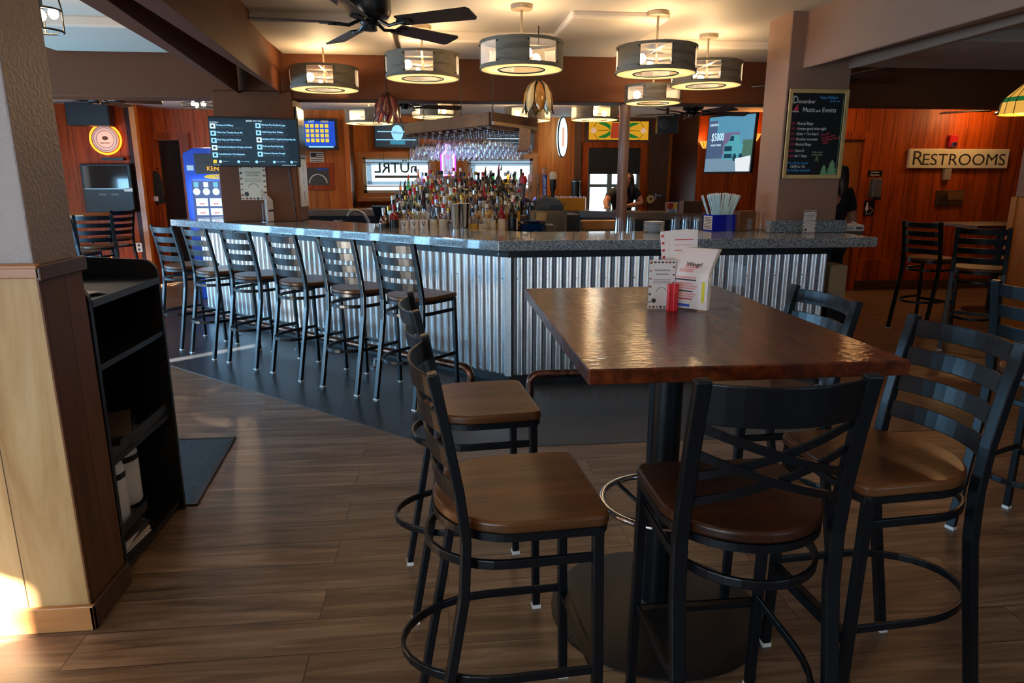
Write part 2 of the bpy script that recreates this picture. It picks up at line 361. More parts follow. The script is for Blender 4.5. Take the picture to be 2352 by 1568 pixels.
# beams
struct(MB().box(-5.8, 9, 7.0, 7.3, 2.235, 2.71).build('beam_back', K['paint_dk'], bevel=.008))
def skew(name, r0, r1, l0, l1, z0, z1, mat):
    return struct(MB().prism([r0, r1, l1, l0], z0, z1).build(name, mat, bevel=.008))
skew('beam_left', (-.80, -2.5), (-1.445, 6.99), (-1.835, 6.99), (-1.13, -2.5), 2.275, 2.71, K['paint_dk'])
skew('beam_right', (3.36, -2.5), (3.10, 5.21), (2.74, 5.21), (2.98, -2.5), 2.30, 2.71, K['paint'])
# columns
c = struct(MB().box(-2.085, -1.355, 7.0-.02, 7.42, 1.0905, 2.3).build('column_screen', K['paint_dk'], bevel=.008))
struct(MB().box(2.627, 3.13, 5.2, 5.57, 1.0905, 2.71).build('column_chalk', K['paint'], bevel=.008))
# left pillar: textured paint above, wood wainscot below
c = struct(MB().box(-2.2, -1.222, 2.20, 2.455, 1.2, 2.71).build('column_left', K['paint_col'], bevel=.006))
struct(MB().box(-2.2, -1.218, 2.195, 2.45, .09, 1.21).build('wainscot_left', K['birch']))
struct(MB().box(-1.2185, -1.2125, 2.1945, 2.452, .09, 1.21).build('wainscot_return', K['panel_shade']))  # side face of the wainscot, coloured dark for the shade there
mb = MB(); mb.box(-2.2, -1.20, 2.18, 2.195, 1.207, 1.252); mb.box(-2.2, -1.20, 2.172, 2.2, 1.237, 1.25)
struct(mb.build('trim_2', K['oak_h'], bevel=.004))
struct(MB().box(-1.2125, -1.195, 2.18, 2.46, 1.20, 1.248).build('trim_3', K['darktrim'], bevel=.004))  # rail continues round the side in a dark tone, shade as colour
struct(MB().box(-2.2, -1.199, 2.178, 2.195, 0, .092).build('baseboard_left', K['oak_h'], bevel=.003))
struct(MB().box(-1.2125, -1.199, 2.178, 2.462, 0, .09).build('baseboard_left_return', K['darktrim'], bevel=.003))  # side run of the baseboard, shade put into its dark colour
# far right pillar with wood cladding
struct(MB().box(5.32, 5.9, 5.5, 5.95, 1.335, 2.71).build('column_east', K['paint'], bevel=.008))
struct(MB().box(5.31, 5.9, 5.49, 5.95, 0, 1.335).build('wainscot_east', K['oak'], bevel=.003))
struct(MB().box(5.295, 5.335, 5.90, 5.965, 0, 1.34).build('trim_4', K['oak']))
# vertical oak posts at the back-left corner and door casing
struct(MB().box(-4.2, -4.13, 10.33, 10.42, 0, 2.5).build('trim_5', K['oak']))
struct(MB().box(-1.40, -1.33, 10.94, 11.02, 0, 2.5).build('trim_6', K['oak']))
mb = MB(); mb.box(-3.80, -3.66, 10.955, 10.999, 0, 2.06); mb.box(-4.16, -3.66, 10.955, 10.999, 2.06, 2.16)
struct(mb.build('trim_7', K['panel']))
struct(MB().box(-4.3, -3.2, 11.5, 11.55, 0, 2.55).build('hallway_dark_sheet', plain('dark hallway', hx(22, 16, 14), .7)))  # dark sheet behind the opening, hallway shade put into its colour
# restroom door
d = struct(MB().box(5.27, 5.66, 8.90, 8.94, 0, 2.0).build('door_2', wood('tan door', hx(128, 70, 24), hx(160, 92, 36), (10, 10, 1), .4)))
mb = MB(); mb.box(5.61, 5.69, 8.82, 8.849, 0, 2.0); mb.box(5.2, 5.69, 8.82, 8.849, 2.0, 2.1)
struct(mb.build('trim_8', K['panel'], bevel=.004))
# back windows with oak casing, aluminium frame and pane
K['backlit'] = new('backlit grey cloth')
K['backlit'][1]['Principled BSDF'].inputs['Base Color'].default_value = hx(120, 130, 136)
_t = K['backlit'][1].new('ShaderNodeBsdfTranslucent'); _t.inputs[0].default_value = (.34, .40, .44, 1); _a = K['backlit'][1].new('ShaderNodeAddShader')
K['backlit'][2].new(K['backlit'][3].outputs[0], _a.inputs[0]); K['backlit'][2].new(_t.outputs[0], _a.inputs[1]); K['backlit'][2].new(_a.outputs[0], K['backlit'][1]['Material Output'].inputs[0]); K['backlit'] = K['backlit'][0]
def window(i, x0, x1, z0, z1, y=11.8):
    f = MB()
    for a, b, c_, d_ in ((x0, x0+.05, z0, z1), (x1-.05, x1, z0, z1), (x0, x1, z1-.035, z1), (x0, x1, z0, z0+.045), (x0, x1, z1-.09, z1-.075), (x0, x1, z0+.1, z0+.12)): f.box(a, b, y-.01, y+.05, c_, d_)
    o = struct(f.build('window_%d' % i, K['sill']))
    MB().box(x0+.04, x1-.04, y+.02, y+.028, z0+.03, z1-.03).build('pane', K['pane'], o)
    t = MB()
    for a, b, c_, d_ in ((x0-.085, x0, z0, z1), (x1, x1+.085, z0, z1), (x0-.085, x1+.085, z1, z1+.09), (x0-.085, x1+.085, z0-.12, z0)): t.box(a, b, y-.03, y-.001, c_, d_)
    t.build('casing', K['oak_h'], o)
    MB().box(x0+.05, x1-.05, y+.06, y+.061, z1-.12, z1-.035).build('valance', K['backlit'], o)
    MB().box(x0+.05, x1-.05, y+.06, y+.061, z0+.13, z0+.19).build('outside_rail', K['backlit'], o)
    MB().box(x0+.05, x0+.13, y+.07, y+.09, z0+.13, z1-.10).build('outside_post', K['backlit'], o)
window(1, -1.23, -.12, 1.27, 1.84); window(2, .50, 1.59, 1.30, 1.83)
# the glazed door behind the person, dark roller shade above
o = struct(MB().box(2.53, 2.58, 11.78, 11.84, .1, 2.0).box(3.39, 3.44, 11.78, 11.84, .1, 2.0).box(2.58, 2.88, 11.785, 11.835, 1.36, 1.41).box(2.96, 3.39, 11.785, 11.835, 1.36, 1.41).box(2.88, 2.96, 11.78, 11.84, .1, 2.0).box(2.58, 2.88, 11.785, 11.835, .1, .2).box(2.96, 3.39, 11.785, 11.835, .1, .2).build('window_3', plain('grey door frame', hx(112, 128, 132), .4)))
MB().box(2.57, 3.40, 11.81, 11.82, .15, 2.0).build('pane', K['pane'], o)
MB().box(2.55, 3.42, 11.74, 11.765, 1.58, 2.01).build('roller_shade', plain('black roller shade', hx(20, 22, 22), .8), o)
MB().box(2.42, 2.53, 11.74, 11.799, 0, 2.0).box(3.44, 3.55, 11.74, 11.799, 0, 2.0).box(2.42, 3.55, 11.74, 11.799, 2.0, 2.1).build('casing', K['panel'], o)
MB().box(2.3, 2.40, 11.7, 11.799, 0, 2.5).build('post', K['darktrim'], o)
# side door with steel plate to the right of it
o = struct(MB().box(3.60, 3.92, 11.74, 11.78, 0, 2.3).build('door_3', K['darktrim']))
MB().box(3.70, 3.74, 11.72, 11.74, 1.14, 1.26).box(3.70, 3.82, 11.69, 11.72, 1.21, 1.235).build('handle', K['chrome'], o)
# shaded street windows behind the camera and on the west wall
def street(i, x0, x1, y0, y1, z0, z1, axis):
    f = MB()
    if axis == 'y':
        for a, b, c_, d_ in ((x0, x0+.06, z0, z1), (x1-.06, x1, z0, z1), (x0, x1, z1-.06, z1), (x0, x1, z0, z0+.06), ((x0+x1)/2-.03, (x0+x1)/2+.03, z0, z1)): f.box(a, b, y0-.04, y0+.02, c_, d_)
        o = struct(f.build('window_%d' % i, K['sill'])); MB().box(x0+.05, x1-.05, y0-.03, y0-.02, z0+.05, z1-.05).build('shade', K['frost'], o)
    else:
        for a, b, c_, d_ in ((y0, y0+.06, z0, z1), (y1-.06, y1, z0, z1), (y0, y1, z1-.06, z1), (y0, y1, z0, z0+.06), ((y0+y1)/2-.03, (y0+y1)/2+.03, z0, z1)): f.box(x0-.02, x0+.04, a, b, c_, d_)
        o = struct(f.build('window_%d' % i, K['sill'])); MB().box(x0+.02, x0+.03, y0+.05, y1-.05, z0+.05, z1-.05).build('shade', K['frost'], o)
street(4, -4.7, -.6, RY+.03, 0, .8, 2.4, 'y'); street(5, 2.3, 4.9, RY+.03, 0, .8, 2.4, 'y'); street(6, WX+.01, 0, 3.75, 7.45, .35, 1.55, 'x'); street(7, WX+.01, 0, 8.35, 9.6, 1.0, 2.0, 'x')

# ------------------------------------------------------------------ bar counter
to, ti = off2(0, 3.14, 4.335), off2(.78, 3.14, 4.335)
bt = MB().prism([to[0], to[1], to[2], ti[2]-V((0, .02, 0)), ti[1], ti[0]], 1.02, 1.09).build('bar_countertop', K['granite'], bevel=.006)
tag(bt, 'speckled grey granite bar countertop bending around the corner of the bar', 'countertop')
sp = MB().box(2.55, 3.18, 5.12, 5.197, 1.091, 1.185).build('granite_upstand', K['granite'], bevel=.004)
tag(sp, 'short speckled granite upstand around the foot of the chalkboard column', 'upstand')
base = thing('bar_counter', 'corrugated galvanised steel bar front under the granite counter', 'bar')
m0 = off2(.26, 2.93, 4.2); 
def corr(p0, p1, z0, z1, pitch=.0725, dep=.024, flip=1):
    p0, p1 = V(p0), V(p1); L = (p1-p0).length; d = (p1-p0)/L; nn = V((d.y, -d.x, 0))*flip; k = int(L/pitch*12); vs = []; fs = []
    for i in range(k+1):
        s = L*i/k; ph = 2*PI*s/pitch; c_ = math.cos(ph); q = c_*dep/2
        p = p0+d*s+nn*(q)
        vs += [V((p.x, p.y, z0)), V((p.x, p.y, z1))]
        if i: fs.append((2*i-2, 2*i, 2*i+1, 2*i-1))
    return MB().add(vs, fs)
corr(m0[1]+V((.02, 0, 0)), m0[2], .06, .95).build('corrugated_panel', K['galv'], base, smooth=True)
corr(m0[0], m0[1]+BU*.02, .06, .95).build('corrugated_panel', K['galv'], base, smooth=True)
mk, mr = off2(.285, 2.92, 4.19), off2(.75, 2.92, 4.19)
MB().prism([mk[0], mk[1], mk[2], mr[2], mr[1], mr[0]], 0.003, 1.0195).build('carcass', K['blkm'], base)
fb, fr = off2(.235, 2.94, 4.2), off2(.285, 2.94, 4.2)
MB().prism([fb[0], fb[1], fb[2], fr[2], fr[1], fr[0]], .948, 1.0195).build('fascia', K['blkm'], base)
kb, kr = off2(.245, 2.93, 4.2), off2(.285, 2.93, 4.2)
MB().prism([kb[0], kb[1], kb[2], kr[2], kr[1], kr[0]], .003, .065).build('kick_board', K['blkm'], base)
q = m0[1]; MB().sweep([(q.x-.012, q.y-.012, .06), (q.x-.012, q.y-.012, .95)], .05, .012, BN+V((0, -1, 0))).build('corner_trim', K['galv'], base)
scm = MB().ball((0, 0, 0), .005, 6, 4).build('screw', K['chrome'], base); first = True
for zz in (.105, .79):
    for i in range(12):
        for run in (0, 1):
            p = (m0[1]+V((.02+.0725*(.5+3*i), -.01, 0))) if run == 0 else (m0[1]+BU*(.02+.0725*(.5+3*i))+BN*.012)
            if run == 0 and p.x > 2.9: continue
            o = scm if first else scm.copy()
            if not first: C.objects.link(o)
            first = False; o.location = (p.x, p.y, zz)
# coat hooks under the counter
for k_, p in enumerate([m0[1]+BU*.05, m0[1]+BU*.72, m0[1]+BU*1.6, m0[1]+BU*2.6, m0[1]+BU*3.4]):
    p = p+BN*.035; MB().tube([(p.x, p.y, .99), (p.x+BN.x*.03, p.y+BN.y*.03, .985), (p.x+BN.x*.035, p.y+BN.y*.035, .965), (p.x+BN.x*.01, p.y+BN.y*.01, .955)], .005, 6).build('coat_hook', K['chrome'], base)
# cardboard boxes at the open right end
# foot rails
def rail(label, pts, posts):
    t = thing('foot_rail', label, 'foot rail')
    MB().tube(pts, .029, 14).build('pipe', K['copper'], t, smooth=True)
    for (x, y) in posts:
        pz = pts[2][2]
        MB().lathe([(.022, 0), (.022, pz-.02)], 12, (x, y, .003)).build('post', K['steel'], t, smooth=True)
        MB().lathe([(.05, 0), (.05, .006), (.026, .02), (.026, .05)], 14, (x, y, .003)).build('floor_flange', K['steel'], t, smooth=True)
def elbow(c0, a, b, r=.07, n=6):
    a, b = V(a), V(b); return [V(c0)+a*r*(1-math.sin(PI/2*i/n))+b*r*(1-math.cos(PI/2*i/n)) for i in range(n+1)]
RZ = .165
f0 = V((.605, 4.57, RZ))
rail('copper foot rail along the front of the bar', [(f0.x, f0.y, .004), (f0.x, f0.y, .08)] + elbow((f0.x, f0.y, RZ), (0, 0, -1), (1, 0, 0)) + [(2.95, 4.57, RZ)], [(1.62, 4.57), (2.78, 4.57)])
p0 = m0[1]+BN*.30+BU*.13
e = [V((p0.x, p0.y, RZ))+V((0, 0, -1))*.07*(1-math.sin(PI/2*i/6))+BU*.07*(1-math.cos(PI/2*i/6)) for i in range(7)]
rail('copper foot rail beneath the row of bar stools', [(p0.x, p0.y, .004), (p0.x, p0.y, .08)] + e + [p0+BU*3.9+V((0, 0, RZ))], [((p0+BU*1.0).x, (p0+BU*1.0).y), ((p0+BU*2.0).x, (p0+BU*2.0).y), ((p0+BU*3.0).x, (p0+BU*3.0).y)])
# steel pole inside the bar
struct(MB().lathe([(.055, 0), (.055, 2.24)], 16, (1.90, 7.12, 0)).build('pole', plain('brown painted pole', hx(126, 98, 88), .35), smooth=True))
# far side of the bar island
fa = [V((-1.95, 9.75, 0)), V((.55, 9.75, 0)), V((1.85, 9.05, 0)), V((3.3, 7.9, 0)), V((3.05, 5.6, 0))]
def inset(poly, d):
    out = []
    for i, p in enumerate(poly):
        a = (poly[i]-poly[i-1]).normalized() if i else (poly[1]-poly[0]).normalized(); b = (poly[i+1]-poly[i]).normalized() if i < len(poly)-1 else a
        na, nb = V((-a.y, a.x, 0)), V((-b.y, b.x, 0)); nn = (na+nb).normalized(); out.append(p+nn*d/max(.4, nn.dot(na)))
    return out
fo = inset(fa, .55)
far = MB().prism(fa+fo[::-1], 1.0, 1.09).build('far_countertop', plain('brown grey laminate', hx(96, 84, 74), .25, coat=.4, bump=.1, bscale=90), bevel=.006)
tag(far, 'worn brown-grey countertop on the far side of the bar', 'countertop')
fbs = MB().prism(inset(fa, .1)+inset(fa, .3)[::-1], .003, .999).build('far_bar_base', K['blkm'])
tag(fbs, 'dark base cabinet under the far countertop', 'cabinet')
# ------------------------------------------------------------------ bar stools
def seat_poly(wd=.40, front=.22, back=-.185, n=32):
    h = wd/2; r = .035; pts = []
    for i in range(5):
        a = PI/2*i/4; pts.append((h-r+r*math.cos(a), front-r+r*math.sin(a)))
    for i in range(5):
        a = PI/2+PI/2*i/4; pts.append((-h+r+r*math.cos(a), front-r+r*math.sin(a)))
    c0 = .0
    for i in range(n+1):
        a = PI+PI*i/n; pts.append((h*math.cos(a), c0+(c0-back)*math.sin(a)))
    return pts
def hoop(z, fx, fy, back, n=16, rad=None):
    """U shaped hoop from the front legs round behind the rear legs"""
    pts = [(fx, fy, z)]
    for i in range(n+1):
        a = PI*i/n; pts.append((fx*1.0*math.cos(a), -.02-(back-.02)*math.sin(a), z))
    pts.append((-fx, fy, z)); return pts
REAR = [(-.225, .0), (-.195, .18), (-.155, .40), (-.128, .56), (-.122, .70), (-.135, .82), (-.16, .96), (-.19, 1.10)]
def rear_y(z):
    for (ya, za), (yb, zb) in zip(REAR, REAR[1:]):
        if za <= z <= zb: return ya+(yb-ya)*(z-za)/(zb-za)
    return REAR[-1][0]
def make_stool(label, group=None, kind='ladder', seatmat='seat', name='bar_stool'):
    t = thing(name, label, 'bar stool', group=group)
    mb = MB().prism(seat_poly(), .712, .742); mb.build('seat', K[seatmat], t, smooth=True, bevel=.008, segs=3)
    fr = [(x*.93, y*.95, .702) for x, y in seat_poly()]
    MB().sweep(fr, .022, .02, closed=True).build('seat_frame', K['blk'], t)
    for s in (-1, 1):
        lg = MB().sweep([(s*.185, .205, .012), (s*.180, .19, .705)], .026, .026, (0, 1, 0)).build('front_leg', K['blk'], t, bevel=.003)
        MB().box(s*.185-.0145, s*.185+.0145, .19, .22, 0, .014).build('foot_glide', K['white'], lg)
        rl = MB().sweep([(s*(.188 if z < .75 else .186), y, z+(.012 if z == 0 else 0)) for y, z in REAR], .036, .024, (0, 1, .001)).build('rear_leg', K['blk'], t, bevel=.004)
        MB().box(s*.188-.019, s*.188+.019, -.238, -.212, 0, .014).build('foot_glide', K['white'], rl)
    MB().sweep(hoop(.625, .176, .19, .205), .011, .024).build('upper_hoop', K['blk'], t, bevel=.003)
    MB().sweep(hoop(.315, .178, .195, .275), .011, .024).build('footrest_hoop', K['blk'], t, bevel=.003)
    MB().box(-.178, .178, .186, .214, .30, .304).box(-.178, .178, .209, .214, .272, .304).build('footrest_bar', K['blk'], t)
    def bow(z, half=.172, dip=.045, n=10, dz=0):
        return [(half*(2*i/n-1), rear_y(z)-.004-dip*(1-(2*i/n-1)**2), z+dz*(2*i/n-1)) for i in range(n+1)]
    if kind == 'ladder':
        for z in (1.062, .978, .894, .81):
            MB().sweep(bow(z), .007, .052, (0, -.16, 1)).build('slat', K['blk'], t, bevel=.002)
    else:
        MB().sweep(bow(1.045), .009, .095, (0, -.16, 1)).build('top_rail', K['blk'], t, bevel=.003)
        for zc in (.925, .86):
            for s in (-1, 1):
                pts = []
                for i in range(11):
                    u = 2*i/10-1; z = zc+s*u*.062; pts.append((.172*u, rear_y(z)-.002-.040*(1-u*u)+s*.004, z))
                MB().sweep(pts, .006, .020, (0, -.16, 1)).build('cross_strap', K['blk'], t)
    return t
T90 = -PI/2
st = make_stool('black ladder-back bar stool at the left side of the lacquered table, in front', 'stools around the lacquered table')
st.location = (.153, 1.60, 0); st.rotation_euler = (0, 0, T90+.06)
dup(st, (.092, 2.32, 0), T90+.09, 'black ladder-back bar stool left of the lacquered table, behind the front one', 'stools around the lacquered table')
d2 = st
x_ = make_stool('black cross-back bar stool with wide curved top rail at the near end of the table', 'stools around the lacquered table', 'cross', 'seat_dk')
x_.location = (.715, 1.483, 0); x_.rotation_euler = (0, 0, .0)
rt_ = dup(st, (1.256, 1.70, 0), PI/2+.07, 'black ladder-back bar stool on the right side of the table, its back catching blue daylight', 'stools around the lacquered table')
dup(st, (1.195, 2.31, 0), PI/2+.05, 'black ladder-back bar stool pushed under the far right corner of the table', 'stools around the lacquered table')
bar_ang = -math.atan2(-BN.x, -BN.y)
feet = [((-2.609, 6.5), (-2.317, 6.218)), ((-2.201, 6.096), (-1.918, 5.856)), ((-1.797, 5.758), (-1.484, 5.482)), ((-1.348, 5.379), (-1.055, 5.108)), ((-.9, 4.969), (-.598, 4.706)), ((-.474, 4.615), (-.18, 4.33))]
where = ['farthest from the bar corner', 'second from the far end', 'third from the far end', 'third from the bar corner', 'second from the bar corner', 'nearest the bar corner']
rowl = 'stools along the corrugated bar'
for (a, b), wl in zip(feet, where):
    m_ = (V((a[0], a[1], 0))+V((b[0], b[1], 0)))/2
    f = -BN; p = m_+f*.225
    dup(st, p, bar_ang+random.uniform(-.05, .05), 'black ladder-back stool facing the corrugated steel bar, '+wl, rowl)
# background stools on the right and left
q = pt(2150, 540, y=6.3); dup(st, (q.x, 6.35, 0), -1.22, 'dark ladder-back bar stool in front of the restroom wall, the left one', 'stools by the restroom wall')
q = pt(2272, 545, y=5.5); dup(st, (q.x, 5.55, 0), -.78, 'dark ladder-back bar stool beside the wood-clad pillar, the right one', 'stools by the restroom wall')
dup(st, (2.49, 2.43, 0), -1.2, 'black ladder-back bar stool cut off by the right edge of the view', 'stools by the restroom wall')

# ------------------------------------------------------------------ lacquered high table
t = thing('pub_table', 'glossy brown lacquered high table on a black pedestal', 'table', (.735, 2.10, 0))
MB().box(-.40, .40, -.605, .605, 1.032, 1.07).build('tabletop', K['table'], t, bevel=.004)
MB().lathe([(.055, .02), (.055, 1.03)], 24).build('pedestal', K['blk'], t, smooth=True)
MB().lathe([(.37, 0), (.37, .008), (.33, .016), (.07, .03), (.057, .05)], 40).build('base_disc', plain('black cast iron base', hx(34, 34, 35), .42, .3), t, smooth=True)
MB().box(-.22, .22, -.22, .22, 1.020, 1.0315).build('mounting_plate', K['blkm'], t)
fr = MB().tube([(.20*math.cos(2*PI*i/40), .20*math.sin(2*PI*i/40), .42) for i in range(40)], .011, 10, closed=True).build('foot_ring', K['chrome'], t, smooth=True)
for a in (.6, .6+PI/2, .6+PI, .6-PI/2):
    MB().tube([(.05*math.cos(a), .05*math.sin(a), .36), (.19*math.cos(a), .19*math.sin(a), .415)], .007, 8).build('spoke', K['blk'], fr)
# things on it: acrylic menu holder, menus, flyer card, red crayons
hz = 1.0705
hc = V((.835, 2.22, hz)); hr = -.10
h = thing('menu_holder', 'clear acrylic menu holder standing on the lacquered table', 'menu holder', hc, hr)
MB().box(-.19, .17, -.06, .10, 0, .004).build('base_plate', K['acryl'], h)
MB().box(-.03, .17, -.062, -.059, .004, .15).build('front_plate', K['acryl'], h); MB().box(-.03, .17, .035, .038, .004, .19).build('rear_plate', K['acryl'], h)
MB().box(.168, .171, -.06, .10, .004, .15).build('side_plate', K['acryl'], h)
def sheet(poly_y, wd, th=.0018):
    """bent sheet: list of (y, z) section, width along x"""
    mb = MB(); n = len(poly_y); vs = []
    for (y, z) in poly_y: vs += [V((-wd/2, y, z)), V((wd/2, y, z)), V((wd/2, y+th, z+th*.3)), V((-wd/2, y+th, z+th*.3))]
    fs = []
    for i in range(n-1):
        o, q = 4*i, 4*i+4; fs += [(o+j, o+(j+1) % 4, q+(j+1) % 4, q+j) for j in range(4)]
    fs += [(3, 2, 1, 0), tuple(4*(n-1)+j for j in range(4))]
    return mb.add(vs, fs)
def lines(parent, rows, x0, y, mat, face=-1):
    for (z, x1, x2, h_) in rows:
        MB().box(x1, x2, y-.0006, y, z, z+h_).build('print_line', mat, parent)
# bent drinks menu in front
bend = [(-.045+.0*i, .006+.012*i) for i in range(9)] + [(-.045+.012*(i+1)**1.35*.42, .114+.0125*(i+1)) for i in range(7)]
mp_ = pt(1592, 713, z=hz)+V((.012, .045, 0)); mr_ = -.80
for k_ in range(3):
    b = sheet([(y+.006*k_, z) for y, z in bend], .145).build('drinks_menu', K['paper'] if k_ < 2 else K['paperk'], None, loc=mp_+V((0.002*k_, 0, 0)), rot=(0, 0, mr_))
    tag(b, ['front drinks menu curling backwards in the acrylic holder, pink columns printed on it', 'second drinks menu sheet right behind the front one', 'cream rear drinks menu sheet of the curled bundle'][k_], 'menu', 'curled menus in the acrylic holder')
    if k_ == 0:
        for zz, a_, b_, mt in [(.108, -.05, .03, 'inkpink'), (.10, -.05, .03, 'inkd'), (.088, -.05, .02, 'inkpink'), (.08, -.05, .035, 'inkpink'), (.072, -.05, .03, 'inkpink'), (.062, -.05, .02, 'inkd'), (.053, -.05, .03, 'inkpink'), (.045, -.05, .025, 'inkpink'), (.036, -.03, .02, 'inkr')]:
            MB().box(a_, b_, -.0460, -.0452, zz, zz+.0045).build('print_line', K[mt], b)
        MB().box(-.035, .012, -.0460, -.0452, .012, .021).build('blue_mark', K['inkb'], b)
        MB().box(.052, .062, -.0460, -.0452, .03, .1).build('yellow_band', K['yellow'], b)
        text('heading', 'Wings!', .02, K['inkd'], b, (.012, -.0258, .152), (PI/2-.54, 0, 0))
        for (ya, za), (yb, zb), x1_, mt_ in [(bend[9], bend[10], .02, 'inkpink'), (bend[10], bend[11], .035, 'inkpink')]:
            for f_ in (.1, .55):
                s_ = sheet([(ya+(yb-ya)*f_-.0012, za+(zb-za)*f_), (ya+(yb-ya)*(f_+.3)-.0012, za+(zb-za)*(f_+.3))], .05, .0006).build('print_line', K[mt_], b); s_.location.x = x1_-.03
# tall food menus standing behind
for k_ in range(3):
    b = MB().box(-.05, .05, -.001, .001, 0, .255).build('food_menu', K['paper'], None, loc=pt(1566, 706, z=hz)+V((.012-.006*k_, .03+.005*k_, .005)), rot=(-.05, -.02-.035*k_, hr+.12))
    tag(b, ['tall white food menu leaning in the acrylic holder, front one with pink print', 'middle tall food menu fanned out left of the front one', 'rear tall food menu fanned leftmost, red marks on its edge'][k_], 'menu', 'tall menus in the acrylic holder')
    if k_ == 0:
        for i in range(9): MB().box(-.032, .036-.006*(i % 3), -.0018, -.0011, .222-.018*i, .2245-.018*i).build('print_line', K['inkpink'] if i % 2 else K['inkr'], b)
    if k_ == 2:
        for i in range(7): MB().box(-.047, -.038, -.0018, -.0011, .235-.024*i, .243-.024*i).build('red_mark', K['inkr'], b)
def flyer(name, label, cat, loc, rz, W, H, tiltx=0, group=None, mat='paper', sz=1.0, stand=True):
    f = thing(name, label, cat, loc, rz)
    s_ = MB().box(-W/2, W/2, -.0015, .0, 0, H).build('sheet', K[mat], f)
    m_ = M.Identity(4)
    for i in range(26):
        if i < 12: x, z = (-W*.44 if i % 2 else W*.44), H*(.06+.08*i)
        else: x, z = -W*.42+W*.84*((i-12) % 7)/6, (H*.955 if i < 19 else H*.04)
        a = random.uniform(0, PI)
        MB().ball((x, -.0018, z), W*.05, 8, 4, (1.1, .02, random.uniform(.5, 1))).build('leaf_print', K['inkbr'] if random.random() < .6 else K['inkd'], s_)
    text('heading', 'THANKSGIVING', W*.088, K['inkd'], s_, (0, -.002, H*.79), ext=.0003, sx=.95); text('heading', 'FOOD DRIVE', W*.088, K['inkd'], s_, (0, -.002, H*.71), ext=.0003, sx=.95)
    for i in range(3): MB().box(-W*.33, W*.33, -.002, -.0016, H*(.60-.035*i), H*(.607-.035*i)).build('print_line', K['inkd'], s_)
    MB().tube([(W*.18*math.cos(PI*i/12), -.002, H*.36+W*.15*math.sin(PI*i/12)) for i in range(13)], W*.008, 4).build('arch_print', K['inkd'], s_)
    MB().lathe([(W*.09, -.0004), (W*.09, .0004)], 14, m=M.Translation((-W*.28, -.002, H*.17)) @ M.Rotation(PI/2, 4, 'X')).build('round_seal', K['inkd'], s_)
    if stand: MB().box(-W/2-.004, W/2+.004, -.004, -.003, 0, H*1.01).box(-W/2-.004, W/2+.004, .003, .004, 0, H*1.01).box(-W/2-.004, W/2+.004, -.02, .03, 0, .003).build('acrylic_stand', K['acryl'], f)
    return f
flyer('table_card', 'leaf-bordered THANKSGIVING FOOD DRIVE card on the lacquered table, beside red crayons', 'card', pt(1517, 711, z=hz)+V((.006, .02, 0)), hr, .088, .165)
cr = None
for k_ in range(4):
    p = pt(1534+6.2*k_, 716, z=hz)+V((0, .004*(k_ % 2), 0))
    b = MB().lathe([(.0068, .005), (.0068, .072)], 10).build('barrel', K['redp'], None, smooth=True)
    r = thing('red_crayon', ['leftmost', 'second from left', 'third from left', 'rightmost'][k_]+' of the four red crayons standing upright by the menus', 'crayon', p, group='red crayons on the lacquered table')
    b.parent = r; MB().lathe([(.0045, 0), (.0068, .0055)], 10).build('tip', K['redp'], r); MB().lathe([(.0071, .066), (.0071, .094)], 10).build('cap', plain('red cap', hx(206, 34, 40), .3), r, smooth=True)

# ------------------------------------------------------------------ black host stand, its contents, floor mat
h = thing('host_stand', 'tall black host stand with open shelves behind the left pillar', 'shelf unit', (-1.60, 2.78, 0))
def side(y0, y1, zt):
    pl = [(-.02, 0), (.385, 0), (.385+.005, zt-.06)] + [(.39-.06+.06*math.cos(PI/2*i/5), zt-.06+.06*math.sin(PI/2*i/5)) for i in range(1, 6)] + [(-.02, zt+.02)]
    return MB().prism(pl, -y1, -y0, M.Rotation(PI/2, 4, 'X'))
side(-.315, -.295, 1.145).build('side_panel', K['blkm'], h); side(.285, .305, 1.165).build('side_panel', K['blkm'], h)
MB().box(-.02, 0, -.295, .285, 0, 1.2).build('back_panel', K['blkm'], h)
for z in (1.065, .83): MB().box(0, .382, -.295, .285, z, z+.022).build('shelf', K['blkm'], h); 
MB().box(.382, .392, -.295, .285, 1.062, 1.089).build('edge_strip', K['blk_edge'], h)
for z in (.455, .03): MB().box(0, .37, -.295, .285, z, z+.02).build('shelf', K['blkm'], h)
MB().box(.352, .362, -.295, .285, .475, .52).build('shelf_lip', K['blk_edge'], h)
MB().box(.04, .36, -.285, -.02, .16, .165).box(.355, .36, -.285, -.02, .165, .20).build('wire_tray', K['blkm'], h)
for k_, (x, y) in enumerate([(-1.33, 2.64), (-1.36, 2.83)]):
    b = thing('paper_cup_sleeve' if 0 else 'plastic_jug', ['front white plastic jug with black band on the host stand', 'rear white plastic jug with black band on the host stand'][k_], 'jug', (x, y, .166 if k_ == 0 else .166), group='white jugs on the host stand')
    bb = MB().lathe([(.0, 0), (.066, 0), (.07, .01), (.07, .22), (.062, .25), (.05, .262), (.0, .264)], 20).build('body', K['white'], b, smooth=True)
    MB().lathe([(.0708, .19), (.0708, .215)], 20, caps=False).build('band', K['blkp'], b)
MB_ = []
for k_ in range(5):
    a = random.uniform(-.15, .15)
    b = MB().box(-.13, .13, -.10, .10, 0, .006+.004*(k_ % 2)).build('magazine', [K['paper'], K['paperk'], plain('grey cover', hx(92, 90, 92), .5), K['paper'], K['inkd']][k_], None, loc=(-1.36, 2.66, .051+.0115*k_), rot=(0, 0, PI/2+a))
    tag(b, ['lowest', 'second lowest', 'middle', 'second highest', 'topmost'][k_]+' magazine of the loose pile at the bottom of the host stand', 'magazine', 'magazines in the host stand')
